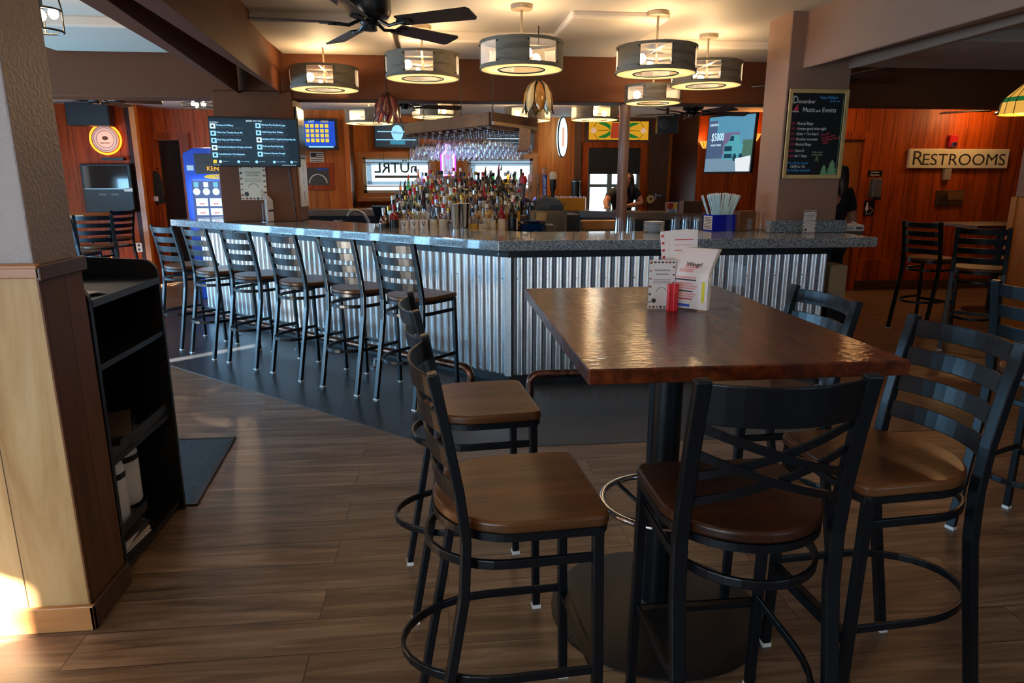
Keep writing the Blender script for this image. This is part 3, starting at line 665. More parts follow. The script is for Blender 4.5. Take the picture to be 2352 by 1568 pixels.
for k_ in range(4):
    b = MB().box(-.10, .10, -.14, .14, 0, .02).build('menu_book', [K['blk_edge'], plain('grey folder', hx(66, 62, 60), .6), K['blkm'], plain('brown folder', hx(70, 56, 48), .6)][k_], None, loc=(-1.345, 2.64+.02*k_, .4765+.0215*k_), rot=(0, 0, .2*(k_-1)))
    tag(b, ['lowest', 'second', 'third', 'topmost'][k_]+' dark menu folder in the stack on the middle shelf', 'folder', 'folders in the host stand')
b = MB().sweep([(-1.30, 2.55, 1.095), (-1.27, 2.62, 1.10), (-1.26, 2.66, 1.093)], .06, .002).build('crumpled_receipt', K['paper']); tag(b, 'crumpled receipt lying on top of the host stand', 'paper')
b = thing('floor_mat', 'dark grey ribbed floor mat beside the host stand', 'mat', (-1.90, 3.10, .0005))
MB().prism([(0, 0), (.72, 0), (.655, .86), (-.1, .86)], 0, .008).build('carpet', speckle('grey mat pile', [(.2, hx(26, 32, 36)), (.8, hx(70, 80, 88))], 300, .9, 0, .6), b)
MB().sweep([(0, 0, .005), (.72, 0, .005), (.655, .86, .005), (-.1, .86, .005)], .03, .01, closed=True).build('rubber_border', K['blkm'], b)

# ------------------------------------------------------------------ pendants, fan, lamps
def pendant(label, x, y, zc, R=.32, H=.185, ceil=2.70, phase=0, power=16, rodtop=True):
    t = thing('drum_pendant', label, 'pendant lamp', (x, y, ceil), group='drum pendants over the bar')
    z0, z1 = zc-H/2-ceil, zc+H/2-ceil
    if rodtop:
        MB().lathe([(.0, 0), (.078, 0), (.08, -.012), (.076, -.03), (.0, -.032)], 24).build('canopy', K['canopy'], t, smooth=True)
        MB().tube([(0, 0, -.03), (0, 0, z0+.07)], .009, 10).build('rod', K['canopy'], t, smooth=True)
    else: MB().tube([(0, 0, 0), (0, 0, z0+.07)], .009, 10).build('rod', K['canopy'], t, smooth=True)
    n = 4; seg = 2*PI/n; wf = .52
    def arc(a0, a1, r, za, zb, th):
        k = 10; vs = []; fs = []
        for i in range(k+1):
            a = a0+(a1-a0)*i/k; c_, s_ = math.cos(a), math.sin(a)
            vs += [V((r*c_, r*s_, za)), V((r*c_, r*s_, zb)), V(((r-th)*c_, (r-th)*s_, zb)), V(((r-th)*c_, (r-th)*s_, za))]
            if i: o = 4*(i-1); fs += [(o+j, o+(j+1) % 4, o+4+(j+1) % 4, o+4+j) for j in range(4)]
        fs += [(3, 2, 1, 0), tuple(4*k+j for j in range(4))]
        return MB().add(vs, fs)
    for k in range(n):
        a = phase+k*seg
        p = arc(a, a+seg*wf, R, z0, z1, .006).build('veneer_panel', K['drift'], t, smooth=True)
        for e_ in (.03, wf*seg-.03):
            for zz in (z0+.03, z1-.03): MB().ball(((R+.002)*math.cos(a+e_), (R+.002)*math.sin(a+e_), zz), .007, 6, 4).build('rivet', K['blkp'], p)
        arc(a+seg*wf, a+seg, R-.004, z0+.02, z1-.02, .001).build('mesh_panel', K['mesh'], t)
    MB().lathe([(R+.002, z1-.022), (R+.002, z1), (R-.008, z1), (R-.008, z1-.022)], 48, ring=True).build('top_rim', K['drift'], t, smooth=True)
    MB().lathe([(R+.002, z0-.004), (R+.002, z0+.022), (R-.008, z0+.022), (R-.008, z0-.004)], 48, ring=True).build('bottom_rim', K['drift'], t, smooth=True)
    MB().lathe([(R-.01, z0-.001), (R*.56, z0-.001)], 48, caps=False).build('underside_ring', K['diff'], t, smooth=True)
    MB().tube([(R*.56*math.cos(2*PI*i/40), R*.56*math.sin(2*PI*i/40), z0) for i in range(40)], .006, 6, closed=True).build('inner_rim', K['blkp'], t)
    MB().box(-R+.01, R-.01, -.006, .006, z1-.02, z1-.012).box(-.006, .006, -R+.01, R-.01, z1-.02, z1-.012).build('spider', K['canopy'], t)
    for k in range(3):
        a = phase+.9+k*2*PI/3; c_, s_ = math.cos(a), math.sin(a)
        b = MB().ball((.15*c_, .15*s_, (z0+z1)/2), .036, 14, 10).build('bulb', K['bulb'], t, smooth=True)
        MB().tube([(.02*c_, .02*s_, (z0+z1)/2), (.115*c_, .115*s_, (z0+z1)/2)], .012, 8).build('arm', K['canopy'], t)
    MB().lathe([(.018, z0+.06), (.018, z0+.10)], 12).build('hub', K['canopy'], t, smooth=True)
    lamp('pendant_light', 'POINT', (x, y, zc+.055), power, WARM, size=.05)
    return t
PW = 15
def at_ceiling(px, py, z=2.69): return pt(px, py, z=z)
PD = [  # canopy centre pixel, drum centre pixel y, label, where the first veneer panel starts
    (740, 92, 181, 'grey drum pendant hanging leftmost, beside the menu screen column', 14),
    (968, 62, 153, 'grey drum pendant partly behind the ceiling fan blades', 16),
    (1198, 15, 129, 'grey drum pendant above the bar corner, nearest and largest', -36),
    (1512, 30, 139, 'grey drum pendant right of the corner, over the straws', 21),
    (1628, 82, 171, 'grey drum pendant farthest right, nearest the chalkboard column', 22)]
def ph_(p, deg): return math.atan2(-p.y, -p.x)+math.radians(deg)
for (px, py, dy, lb, ph) in PD:
    p = at_ceiling(px, py); q = pt(px, dy, y=p.y); pendant(lb, p.x, p.y, q.z, phase=ph_(p, ph), R=.30, power=PW)
p = pt(1500, 217, y=6.62); pendant('smaller grey drum pendant hanging lower, against the back beam', p.x, p.y, p.z, R=.262, H=.155, ceil=2.62, phase=ph_(p, -20), power=PW*.7)
for px, py, yy, lb, ph in [(1366, 260, 9.35, 'drum pendant behind the beam left of the brown pole', -50), (848, 268, 9.5, 'drum pendant behind the beam by the maroon tulip lamp', -10), (1000, 254, 9.6, 'drum pendant behind the glass rack, over its left end', -40), (1212, 262, 9.6, 'drum pendant behind the glass rack, over its right end', 0)]:
    p = pt(px, py, y=yy); pendant(lb, p.x, p.y, p.z, R=.31, H=.17, ceil=2.5, phase=ph_(p, ph), power=PW*4.8)

def fan(label, x, y, zb, ceil, phase, lenb=.44, bladem='fanblade', n=5, sc=1.0):
    t = thing('ceiling_fan', label, 'ceiling fan', (x, y, 0))
    MB().lathe([(.06, ceil), (.075, ceil-.01), (.06, ceil-.06), (.02, ceil-.07), (.018, zb+.21), (.06, zb+.205), (.118, zb+.19), (.128, zb+.165), (.128, zb+.075), (.115, zb+.045), (.06, zb+.03)], 32).build('motor_housing', K['blkp'], t, smooth=True)
    MB().lathe([(.058, zb+.04), (.055, zb+.01), (.042, zb-.005), (.042, zb-.03), (.0, zb-.034)], 24).build('switch_housing', K['blkp'], t, smooth=True)
    for k in range(n):
        a = phase+2*PI*k/n; m_ = M.Rotation(a, 4, 'Z') @ M.Translation((0, 0, zb+.008)) @ M.Rotation(math.radians(-13), 4, 'X')
        MB().prism([(.20, -.055), (.66, -.07), (.675, -.05), (.675, .05), (.66, .07), (.20, .055)], -.004, .004, m_).build('blade', K[bladem], t)
        MB().tube([m_ @ V((.05, .0, .02)), m_ @ V((.12, .02, -.012)), m_ @ V((.18, .01, -.008)), m_ @ V((.24, .0, -.007))], .010, 8).build('blade_iron', K['blkp'], t, smooth=True)
        MB().lathe([(.0, -.012), (.04, -.012), (.04, -.004), (.0, -.004)], 12, m=m_ @ M.Translation((.235, 0, 0)) @ M.Diagonal((1.3, .9, 1, 1))).build('blade_plate', K['blkp'], t)
    return t
K['fanblade'] = wood('dark fan blade', hx(38, 24, 17), hx(58, 38, 27), (2, 14, 14), .42, 0)
p = pt(850, 72, y=4.4)
fan('black five-blade ceiling fan with brown blades over the aisle', p.x, p.y, p.z+.034, 2.675, math.radians(43))
p = pt(222, 232, y=8.6); fan('distant black ceiling fan above the left back corner', p.x, p.y, p.z, 2.5, .2)
p = pt(1590, 262, y=8.0); fan('dark ceiling fan beyond the beam in front of the truck screen', p.x, p.y, p.z, 2.5, math.radians(2))
p = pt(1900, 187, y=6.3); fan('dark ceiling fan partly hidden behind the chalkboard column', p.x, p.y, p.z, 2.70, math.radians(-3))
p = pt(2300, 262, y=8.0); fan('dark ceiling fan near the RESTROOMS sign', p.x, p.y, p.z+.05, 2.5, math.radians(195))
p = pt(930, 262, y=8.3); fan('dark ceiling fan blades beyond the beam above the glass rack', p.x, p.y, 2.30, 2.5, math.radians(14))

def cage_lamp(label, x, y, z, ceil, R=.16, on=True, power=8):
    t = thing('cage_lamp', label, 'ceiling lamp', (x, y, ceil))
    H = ceil-z
    MB().lathe([(0, 0), (R*.9, 0), (R*.92, -.02), (0, -.022)], 24).build('ceiling_plate', K['blkp'], t, smooth=True)
    MB().tube([(0, 0, -.02), (0, 0, -H*.5)], .01, 8).build('stem', K['blkp'], t)
    for zz in (-H*.55, -H): MB().tube([(R*math.cos(2*PI*i/24), R*math.sin(2*PI*i/24), zz) for i in range(24)], .007, 6, closed=True).build('ring', K['blkp'], t)
    for k in range(4):
        a = k*PI/2+.4; MB().tube([(R*.85*math.cos(a), R*.85*math.sin(a), -.02), (R*math.cos(a), R*math.sin(a), -H*.5), (R*math.cos(a), R*math.sin(a), -H)], .006, 6).build('cage_wire', K['blkp'], t)
    for k in range(3 if on else 1):
        a = k*2*PI/3; MB().ball((.07*math.cos(a)*(on), .07*math.sin(a)*(on), -H*.62), .03, 10, 8, (1, 1, 1.2)).build('bulb', K['bulb'] if on else K['diff'], t, smooth=True)
    if on: lamp('cage_light', 'POINT', (x, y, z+.02), power, WARM, size=.05)
p = pt(98, 48, y=5.0); cage_lamp('black wire cage lamp on the ceiling beside the left pillar', p.x, p.y, p.z-.06, 2.70, .11, True, 7)
p = pt(454, 236, y=9.6); cage_lamp('lit wire cage ceiling lamp in the left back corner', p.x, p.y, p.z-.06, 2.5, .19, True, 26)

def tulip(label, x, y, z, ceil, cols, chain=True, lit=False):
    t = thing('tulip_lamp', label, 'pendant lamp', (x, y, ceil)); z = z-ceil
    MB().tube([(0, 0, 0), (0, 0, z+.135)], .005, 6).build('chain', K['blkp'], t)
    MB().lathe([(.0, z+.15), (.03, z+.14), (.045, z+.115), (.03, z+.11)], 12).build('cap', K['blkp'], t, smooth=True)
    for k in range(8):
        a0 = 2*PI*k/8
        prof = [(.035, .125, .16), (.08, .09, .28), (.108, .03, .37), (.115, -.03, .36), (.118, -.075, .25), (.128, -.125, .02)]
        vs = []; fs = []; lf = []; rg = []
        for i, (r, dz, hw) in enumerate(prof):
            for s in (-1, 0, 1): vs.append(V(((r+.006*(s == 0))*math.cos(a0+s*hw), (r+.006*(s == 0))*math.sin(a0+s*hw), z+dz)))
            lf.append(vs[-3]); rg.append(vs[-1])
            if i: o = 3*(i-1); fs += [(o, o+1, o+4, o+3), (o+1, o+2, o+5, o+4)]
        pe = MB().add(vs, fs).build('petal', cols[k % 2], t, smooth=True)
        so = pe.modifiers.new('solid', 'SOLIDIFY'); so.thickness = .003
        MB().tube(lf+rg[::-1], .0035, 5).build('lead_came', K['blkp'], pe)
    return t
am1 = plain('amber glass', hx(176, 116, 44), .2, coat=.5); am2 = plain('cream glass', hx(216, 186, 128), .2, coat=.5)
p = pt(1236, 224, y=5.9); tulip('amber and cream stained glass tulip lamp hanging over the bar corner', p.x, p.y, p.z, 2.70, (am1, am2))
p = pt(889, 250, y=6.9); tulip('maroon stained glass tulip lamp hanging near the glass rack', p.x, p.y, p.z, 2.70, (plain('maroon glass', hx(86, 34, 36), .2, coat=.5), plain('maroon glass light', hx(112, 50, 48), .2, coat=.5)))
lamp('tulip_light', 'POINT', (pt(889, 272, y=6.9)), 2, WARM, size=.03)
# leaded glass lampshade at the right edge
p = pt(2360, 245, y=3.3)
t = thing('leaded_lampshade', 'yellow leaded glass lampshade with green band at the right edge', 'pendant lamp', (p.x, p.y, 0))
yl = plain('lit yellow glass', hx(226, 150, 40), .3, emit=(1, .5, .08, 1), es=.55); gl_ = plain('lit green glass', hx(30, 90, 40), .3, emit=(.02, .25, .05, 1), es=.35)
zz = p.z
MB().lathe([(.03, zz+.11), (.10, zz+.045)], 16, caps=False).build('upper_shade', yl, t); MB().lathe([(.10, zz+.045), (.112, zz+.022)], 16, caps=False).build('green_band', gl_, t)
MB().lathe([(.112, zz+.022), (.118, zz-.03), (.121, zz-.036)], 16, caps=False).build('lower_shade', yl, t)
for k in range(16):
    a = 2*PI*k/16; MB().tube([(.031*math.cos(a), .031*math.sin(a), zz+.11), (.101*math.cos(a), .101*math.sin(a), zz+.045), (.114*math.cos(a), .114*math.sin(a), zz+.02), (.122*math.cos(a), .122*math.sin(a), zz-.04)], .002, 4).build('lead_came', K['blkp'], t)
MB().lathe([(.0, zz+.135), (.035, zz+.11)], 12).build('cap', K['blkp'], t); MB().tube([(0, 0, zz+.13), (0, 0, 2.70)], .005, 6).build('chain', K['blkp'], t)
lamp('shade_light', 'POINT', (p.x, p.y, zz), 4, WARM, size=.04)
# ------------------------------------------------------------------ screens and signs
def panel(t, x0, x1, z0, z1, mat, y=-.0225, th=.001, name='picture_block'): return MB().box(x0, x1, y-th, y, z0, z1).build(name, K[mat] if isinstance(mat, str) else mat, t)
def tv(label, c, W, H, rz, tilt=0, scr='scr', bez=.014, arm=.2):
    t = thing('television', label, 'television', c, rot=(tilt, 0, rz))
    MB().box(-W/2, W/2, -.02, .025, -H/2, H/2).build('bezel', K['blkp'], t, bevel=.004)
    s_ = MB().box(-W/2+bez, W/2-bez, -.0225, -.0195, -H/2+bez*1.4, H/2-bez).build('screen', K[scr] if isinstance(scr, str) else scr, t)
    MB().box(-.15, .15, .025, .04, -.12, .12).box(-.03, .03, .04, .04+arm, -.03, .03).build('wall_bracket', K['blkp'], t)
    return t, s_
c = pt(587, 327, y=6.77)
t, s_ = tv('wall screen on the brown column listing beers on tap in pale blue text', c, .775, .44, .27, -.03, arm=.16)
beers = [['Tinderpond Hoffman', 'White Lion Thunder Boom IPA', 'Black Hog Leaf Pieler Kilsner', 'Shortpoint Southpoint Orange Lemonade', 'Howell Brothers The Substance'], ['Guinness Fury Braddock Lager', 'Polish Potter Brux Witbier', 'Berkshire D.R.C.I Steel Rail Extra Pale Ale', 'Anheuser-Busch Bud Light', 'Guinness Guinness Draught']]
text('heading', 'BEERS ON TAP', .021, K['scr_w'], s_, (0, -.0235, .185)); text('subheading', 'Draft Beer', .017, K['scr_w'], s_, (-.375, -.0235, .168), align='LEFT')
for ci in range(2):
    for ri in range(5):
        x = -.375+ci*.385; z = .135-.063*ri+(.012 if ci else 0)
        panel(s_, x, x+.045, z-.022, z+.022, 'scr_b' if (ri+ci) % 3 else 'scr_w', name='beer_icon'); panel(s_, x+.012, x+.03, z-.01, z+.01, 'scr', -.0236, name='icon_mark')
        text('beer_name', beers[ci][ri], .0215, K['scr_b'], s_, (x+.05, -.0235, z+.008), align='LEFT', sx=.80, bold=.0006)
        text('beer_detail', 'Lager  -  5.%d%% ABV  -  %d IBU  -  Draft  -  CT' % (ri+1, 12+ri*5), .0125, K['scr_g'], s_, (x+.05, -.0235, z-.014), align='LEFT')
panel(s_, -.375, -.345, -.19, -.16, 'scr_y', name='beer_icon')
for k_ in range(5): 
    MB().lathe([(.013, -.0005), (.013, .0005)], 16, m=M.Translation((-.315+.155*k_, -.023, -.175)) @ M.Rotation(PI/2, 4, 'X')).build('round_icon', K['scr_b' if k_ else 'scr_w'], s_)
    text('footer', ['follow us', 'Trivia & Bingo', 'Live Music', 'Event Calendar', 'Menu'][k_], .013, K['scr_b'], s_, (-.295+.155*k_, -.0235, -.172), align='LEFT')
text('footer', 'www.ontap', .012, K['scr_w'], s_, (-.35, -.0235, -.203)); text('footer', 'Updated every day on tap', .012, K['scr_w'], s_, (.28, -.0235, -.203))
lamp('screen_glow', 'AREA', c+V((-.05, -.12, 0)), 1.2, (.4, .7, 1), (PI/2, 0, .27), .7, .4)

c = pt(727, 308, y=10.78)
t, s_ = tv('wall screen with a blue KENO board of yellow number squares', c, .62, .45, 0, 0, emis('keno blue', (.02, .10, .75, 1), .8), .04, .19)
for i in range(6):
    for j in range(4): panel(s_, -.22+.07*i, -.17+.07*i, .09-.068*j, .14-.068*j, 'scr_y', name='number_square')
text('heading', 'LAST', .04, K['scr_w'], s_, (-.06, -.0235, .175)); text('heading', 'KENO', .04, K['scr_y'], s_, (.13, -.0235, .175)); panel(s_, -.12, .24, -.19, -.17, 'scr_b')
c = pt(910, 311, y=11.65)
t, s_ = tv('wall screen showing a glowing pale blue oval above the left bar window', c, .70, .40, 0, 0, 'scr', arm=.1)
MB().lathe([(.11, -.0005), (.11, .0005)], 24, m=M.Translation((.02, -.0235, .04)) @ M.Rotation(PI/2, 4, 'X') @ M.Diagonal((.85, 1.1, 1, 1))).build('oval', K['scr_b'], s_)
text('heading', 'Wheel', .06, K['scr'], s_, (.02, -.0255, .04)); panel(s_, -.30, .30, .05, .065, 'scr_b'); panel(s_, -.32, .32, -.075, -.062, 'scr_b'); panel(s_, -.10, .14, -.14, -.085, emis('teal glow', (.02, .25, .4, 1), 1))
c = pt(1168, 311, y=11.65)
t, s_ = tv('wall screen half hidden behind the glass rack and hanging paper', c, .86, .45, 0, 0, 'scr', arm=.1)
for i in range(6): panel(s_, -.36+.1*(i % 2), .36-.05*(i % 3), -.18+.06*i, -.165+.06*i, 'scr_b' if i % 2 else 'scr_w')
panel(s_, -.36, -.32, -.19, -.15, 'scr_y')
# truck advert screen
c = pt(1677, 331, y=9.95)
t, s_ = tv('large angled wall screen showing an advert with a blue pickup truck', c, .86, .83, -1.10, -.06, emis('advert sky', (.13, .40, .60, 1), .75), .02, .2)
e1 = emis('advert road', (.22, .36, .48, 1), .8); e2 = emis('advert building', (.10, .16, .30, 1), .7); e3 = emis('truck blue', (.10, .42, .50, 1), .9); e4 = emis('truck dark', (.01, .06, .10, 1), .8); e5 = emis('advert mauve', (.22, .18, .34, 1), .8); e6 = emis('advert trees', (.10, .24, .18, 1), .7)
panel(s_, -.68, .68, -.39, -.20, e1); panel(s_, -.68, -.40, -.20, .34, e2, -.0232); panel(s_, -.40, -.18, -.20, .06, e2, -.0234); panel(s_, -.18, .28, -.16, .16, e5, -.0236); panel(s_, .40, .68, -.20, .05, e6, -.0236)
pl = lambda pts, mt, y, nm='truck_shape': MB().prism([(a, b) for a, b in pts], 0, .0012, M.Translation((0, y, 0)) @ M.Rotation(PI/2, 4, 'X')).build(nm, mt, s_)
pl([(-.14, -.22), (.36, -.22), (.42, -.02), (.34, .0), (.28, .12), (.06, .13), (-.04, .02), (-.13, -.02)], e3, -.0245); pl([(-.12, -.10), (.10, -.10), (.10, -.03), (-.12, -.03)], e4, -.0258); pl([(-.11, -.2), (.12, -.2), (.12, -.14), (-.11, -.14)], e4, -.0258); pl([(0, .04), (.13, .04), (.13, .11), (.05, .11)], e4, -.0258)
for x in (.20, .37): MB().lathe([(.055, -.0006), (.055, .0006)], 18, m=M.Translation((x, -.0262, -.19)) @ M.Rotation(PI/2, 4, 'X')).build('truck_wheel', e4, s_)
pl([(.28, -.39), (.66, -.39), (.66, -.17), (.22, -.21)], emis('advert white', (.9, .95, 1, 1), .9), -.0262, 'white_patch')
text('price', '$5000', .16, K['scr_w'], s_, (-.36, -.0262, .10), sx=.95); text('small_print', 'CASH BACK', .05, K['scr_w'], s_, (-.50, -.0262, .28)); text('small_print', 'ON SELECT MODELS', .035, K['scr_w'], s_, (-.4, -.0262, -.01))
for ch in list(s_.children): ch.scale = (ch.scale[0]*.61, 1, 1); ch.location.x *= .61
for px, py, lb in [(1621, 330, 'left glowing yellow glass bowl sconce, partly behind the truck screen'), (1733, 313, 'right glowing yellow glass bowl sconce between the truck screen and column')]:
    p = pt(px, py, y=10.45); t = thing('wall_sconce', lb, 'wall lamp', p)
    MB().lathe([(.045, -.07), (.075, -.02), (.10, .035)], 14).build('glass_bowl', plain('lit amber glass', hx(230, 160, 40), .3, emit=(1, .48, .06, 1), es=1.0), t, smooth=True)
    for k in range(8):
        a = k*PI/4; MB().tube([(.046*math.cos(a), .046*math.sin(a), -.07), (.076*math.cos(a), .076*math.sin(a), -.02), (.101*math.cos(a), .101*math.sin(a), .035)], .003, 4).build('lead_came', K['blkp'], t)
    MB().box(-.02, .02, .04, .148, -.05, 0).build('bracket', K['blkp'], t)
    lamp('sconce_light', 'POINT', p+V((0, 0, .05)), 4, (1, .5, .15), size=.04)
# chalkboard on the column
c = pt(1872, 309, y=5.185)
W, H = .475, .655
t = thing('chalkboard', 'framed chalkboard listing December Music and Events on the taupe column', 'chalkboard', c)
MB().box(-W/2, W/2, -.004, .012, -H/2, H/2).build('slate', plain('black slate', hx(16, 18, 20), .5), t)
fm = wood('pine frame', hx(176, 140, 84), hx(206, 172, 112), (10, 10, 10), .45)
for a, b, c_, d_ in ((-W/2, -W/2+.028, -H/2, H/2), (W/2-.028, W/2, -H/2, H/2), (-W/2+.028, W/2-.028, H/2-.028, H/2), (-W/2+.028, W/2-.028, -H/2, -H/2+.028)): MB().box(a, b, -.016, .012, c_, d_).build('frame_rail', fm, t, bevel=.003)
cw, cr_, cb, cg = plain('white chalk', hx(225, 225, 222), .8), plain('red chalk', hx(214, 60, 84), .8), plain('blue chalk', hx(66, 160, 226), .8), plain('green chalk', hx(120, 168, 122), .8)
slate = t.children[0]
def chalk(s, size, m, x, z, sx=1, al='LEFT', r=0): return text('chalk_writing', s, size, m, slate, (x, -.0045, z), (PI/2, 0, 0) if not r else (PI/2, -r, 0), .0003, al, sx, bold=.0004)
chalk('D', .078, cw, -.205, .273, .8); chalk('ecember', .042, cw, -.160, .262, .92); chalk('Music', .048, cw, -.12, .196, .9); chalk('and', .026, cw, -.015, .19); chalk('Events', .048, cw, .035, .195, .9)
chalk('Happy Holidays!', .026, cb, .01, .296, .82); chalk('of this year', .020, cb, .09, .268, .9)
for i, (d_, s) in enumerate([('12/1', 'Musical Bingo'), ('12/5', 'Greater good trivia night'), ('12/7', 'Kittie + The Beard'), ('12/10', 'October mountain'), ('12/14', 'Musical Bingo'), ('12/21', 'Dave-O'), ('12/28', 'Ari + Sean')]):
    z = .088-.042*i - (.01 if i > 4 else 0); chalk(d_+' -', .024, cr_, -.205, z, .8); chalk(s, .029, cw, -.152, z, .80)
for i, s in enumerate(['We will', 'be open after', '12/24 but closed', '12/25']): chalk(s, .022, cr_, .045+.006*i, -.005-.022*i, .95, r=.18)
for i, s in enumerate(['trivia every', 'wednesday', '@', '6:30']): chalk(s, .023, plain('grey green chalk', hx(140, 150, 120), .8), .03, -.142-.022*i, .85, 'CENTER')
chalk('We will be closed', .027, cb, -.205, -.232, .85); chalk('12/30 to 1/5', .027, cw, -.18, -.262, .9); chalk('for holiday vacation!', .027, cb, -.205, -.292, .85)
f2 = lambda pts, m, nm: MB().prism(pts, 0, .0006, M.Translation((0, -.0042, 0)) @ M.Rotation(PI/2, 4, 'X')).build(nm, m, slate)
f2([(-.20, .168), (-.155, .168), (-.16, .225)], cr_, 'drawn_hat'); f2([(-.203, .162), (-.152, .162), (-.152, .170), (-.203, .170)], cw, 'drawn_brim')
for x, z, k_ in ((.095, -.305, .8), (.16, -.305, 1.15)):
    f2([(x+a*k_, z+b*k_) for a, b in [(-.042, 0), (.042, 0), (.02, .034), (.034, .034), (.014, .066), (.024, .066), (0, .105), (-.024, .066), (-.014, .066), (-.034, .034), (-.02, .034)]], cg, 'drawn_tree')
f2([(.198, -.3), (.2015, -.3), (.2015, .3), (.198, .3)], cg, 'drawn_border'); f2([(-.2, .318), (.2, .318), (.2, .322), (-.2, .322)], cg, 'drawn_border')
for ch in slate.children: ch.location.z *= .91
# restroom wall
c = pt(2202, 364, y=8.815)
t = thing('restroom_sign', 'long cream RESTROOMS sign on the wood-panelled wall', 'sign', c)
MB().box(-.715, .715, -.012, .033, -.125, .125).build('board', plain('cream sign board', hx(214, 200, 160), .5), t, bevel=.004)
ik = plain('black sign lettering', hx(40, 38, 30), .5)
text('lettering', 'R', .262, ik, t, (-.60, -.0125, -.005), sx=1.1, res=6); text('lettering', 'ESTROOMS', .212, ik, t, (.068, -.0125, -.022), sx=1.14, res=6)
def wallbox(name, label, cat, px, py, y, w_, h_, dp, mat, bev=.006):
    t = thing(name, label, cat, pt(px, py, y=y)); MB().box(-w_/2, w_/2, -dp, 0, -h_/2, h_/2).build('body', K[mat] if isinstance(mat, str) else mat, t, bevel=bev); return t
t = wallbox('fire_alarm', 'red fire alarm strobe above the RESTROOMS sign', 'alarm', 2185, 325, 8.848, .115, .16, .05, plain('alarm red', hx(180, 20, 30), .35))
MB().box(-.035, .035, -.075, -.05, -.07, -.01).build('strobe_lens', K['chrome'], t, bevel=.006)
t = wallbox('wall_sensor', 'small beige box on the wall below the RESTROOMS sign', 'wall box', 2172, 400, 8.848, .1, .15, .045, plain('beige plastic', hx(150, 132, 108), .5))
t = wallbox('wooden_plaque', 'dark wooden plaque with carved picture low on the restroom wall', 'plaque', 2180, 455, 8.848, .40, .21, .02, plain('dark plaque', hx(70, 44, 22), .5))
MB().box(-.04, .19, -.024, -.02, -.02, .09).build('carved_text', plain('carved light', hx(112, 78, 40), .6), t); MB().prism([(-.19, -.1), (.0, -.1), (-.06, .05), (-.15, .03)], 0, .004, M.Translation((0, -.02, 0)) @ M.Rotation(PI/2, 4, 'X')).build('carved_hill', plain('carved dark', hx(44, 28, 16), .6), t)
t = wallbox('sanitizer_sign', 'small black hand sanitizer notice beside the door', 'sign', 2009, 398, 8.848, .20, .08, .01, 'blkp', .002)
text('notice', 'Sanitizer', .034, K['white'], t, (0, -.0105, .015)); text('notice', 'Dispenser', .034, K['white'], t, (0, -.0105, -.02))
t = wallbox('sanitizer_dispenser', 'grey hand sanitizer dispenser on the restroom wall', 'dispenser', 2005, 432, 8.848, .13, .26, .10, plain('grey dispenser', hx(88, 90, 92), .3), .02)
MB().box(-.05, .05, -.12, -.10, -.15, -.11).build('spout', K['blkp'], t)
t = wallbox('restroom_placard', 'black accessible restroom placard with white figures', 'sign', 1995, 478, 8.848, .14, .20, .006, 'blkp', .001)
MB().lathe([(.016, -.0004), (.016, .0004)], 12, m=M.Translation((-.03, -.0067, .062)) @ M.Rotation(PI/2, 4, 'X')).build('figure_head', K['white'], t)
MB().prism([(-.05, .0), (-.058, -.02), (-.036, -.02), (-.036, -.055), (-.024, -.055), (-.024, -.02), (-.002, -.02), (-.016, .042), (-.044, .042)], 0, .0008, M.Translation((0, -.006, 0)) @ M.Rotation(PI/2, 4, 'X')).build('figure', K['white'], t)
MB().tube([(.035+.022*math.cos(a), -.0066, -.03+.022*math.sin(a)) for a in [i*PI/8-2.2 for i in range(12)]], .003, 4).build('wheelchair_symbol', K['white'], t); MB().tube([(.025, -.0066, .03), (.027, -.0066, -.01), (.05, -.0066, -.012), (.058, -.0066, -.045)], .004, 4).build('wheelchair_symbol', K['white'], t)
text('notice', 'WOMEN', .024, K['white'], t, (0, -.0066, -.078))
lamp('restroom_downlight', 'POINT', (7.0, 8.35, 2.35), 20, (1, .55, .2), size=.1)
lamp('entry_downlight', 'POINT', (5.2, 8.0, 2.35), 9, (1, .5, .18), size=.1)
# left back corner
c = pt(244, 320, y=10.36)
t = thing('neon_sign', 'round white sign ringed with orange neon on the left back wall', 'neon sign', c)
MB().tube([(.20*math.cos(2*PI*i/40), -.02, .195*math.sin(2*PI*i/40)) for i in range(40)], .014, 8, closed=True).build('neon_ring', emis('orange neon', (1, .27, .02, 1), 3.2), t, smooth=True)
MB().lathe([(0, -.006), (.165, -.006), (.17, 0), (.17, .03), (0, .03)], 40, m=M.Rotation(-PI/2, 4, 'X') @ M.Rotation(PI, 4, 'X')).build('disc', plain('sign disc', hx(226, 216, 210), .5), t)
MB().ball((0, -.031, .015), .035, 12, 6, (1.2, .05, .8)).build('emblem', K['inkd'], t)
for r in (.15, .115): MB().tube([(r*math.cos(2*PI*i/40), -.031, r*math.sin(2*PI*i/40)) for i in range(40)], .0025, 4, closed=True).build('ring_print', K['inkd'], t)
text('lettering', 'BREWERY', .03, K['inkd'], t, (0, -.032, -.05))
lamp('neon_glow', 'POINT', c+V((0, -.12, 0)), 3, (1, .3, .05), size=.2)
c = pt(250, 432, y=10.32)
t = thing('game_terminal', 'black wall-mounted game cabinet with dark screen below the neon ring', 'game machine', c)
MB().box(-.33, .33, -.04, .075, -.33, .33).build('cabinet', K['blkm'], t, bevel=.01)
MB().box(-.29, .29, -.046, -.038, .0, .30).build('screen', K['scr_off'], t)
for x in (-.12, .04): MB().box(x, x+.10, -.044, -.038, -.10, -.07).build('button_plate', plain('grey plate', hx(90, 96, 98), .5), t)
MB().box(.22, .33, -.044, -.038, -.045, .0).build('sticker', K['white'], t); MB().box(-.3, .3, -.044, -.038, -.012, -.006).build('edge_line', K['steel'], t)
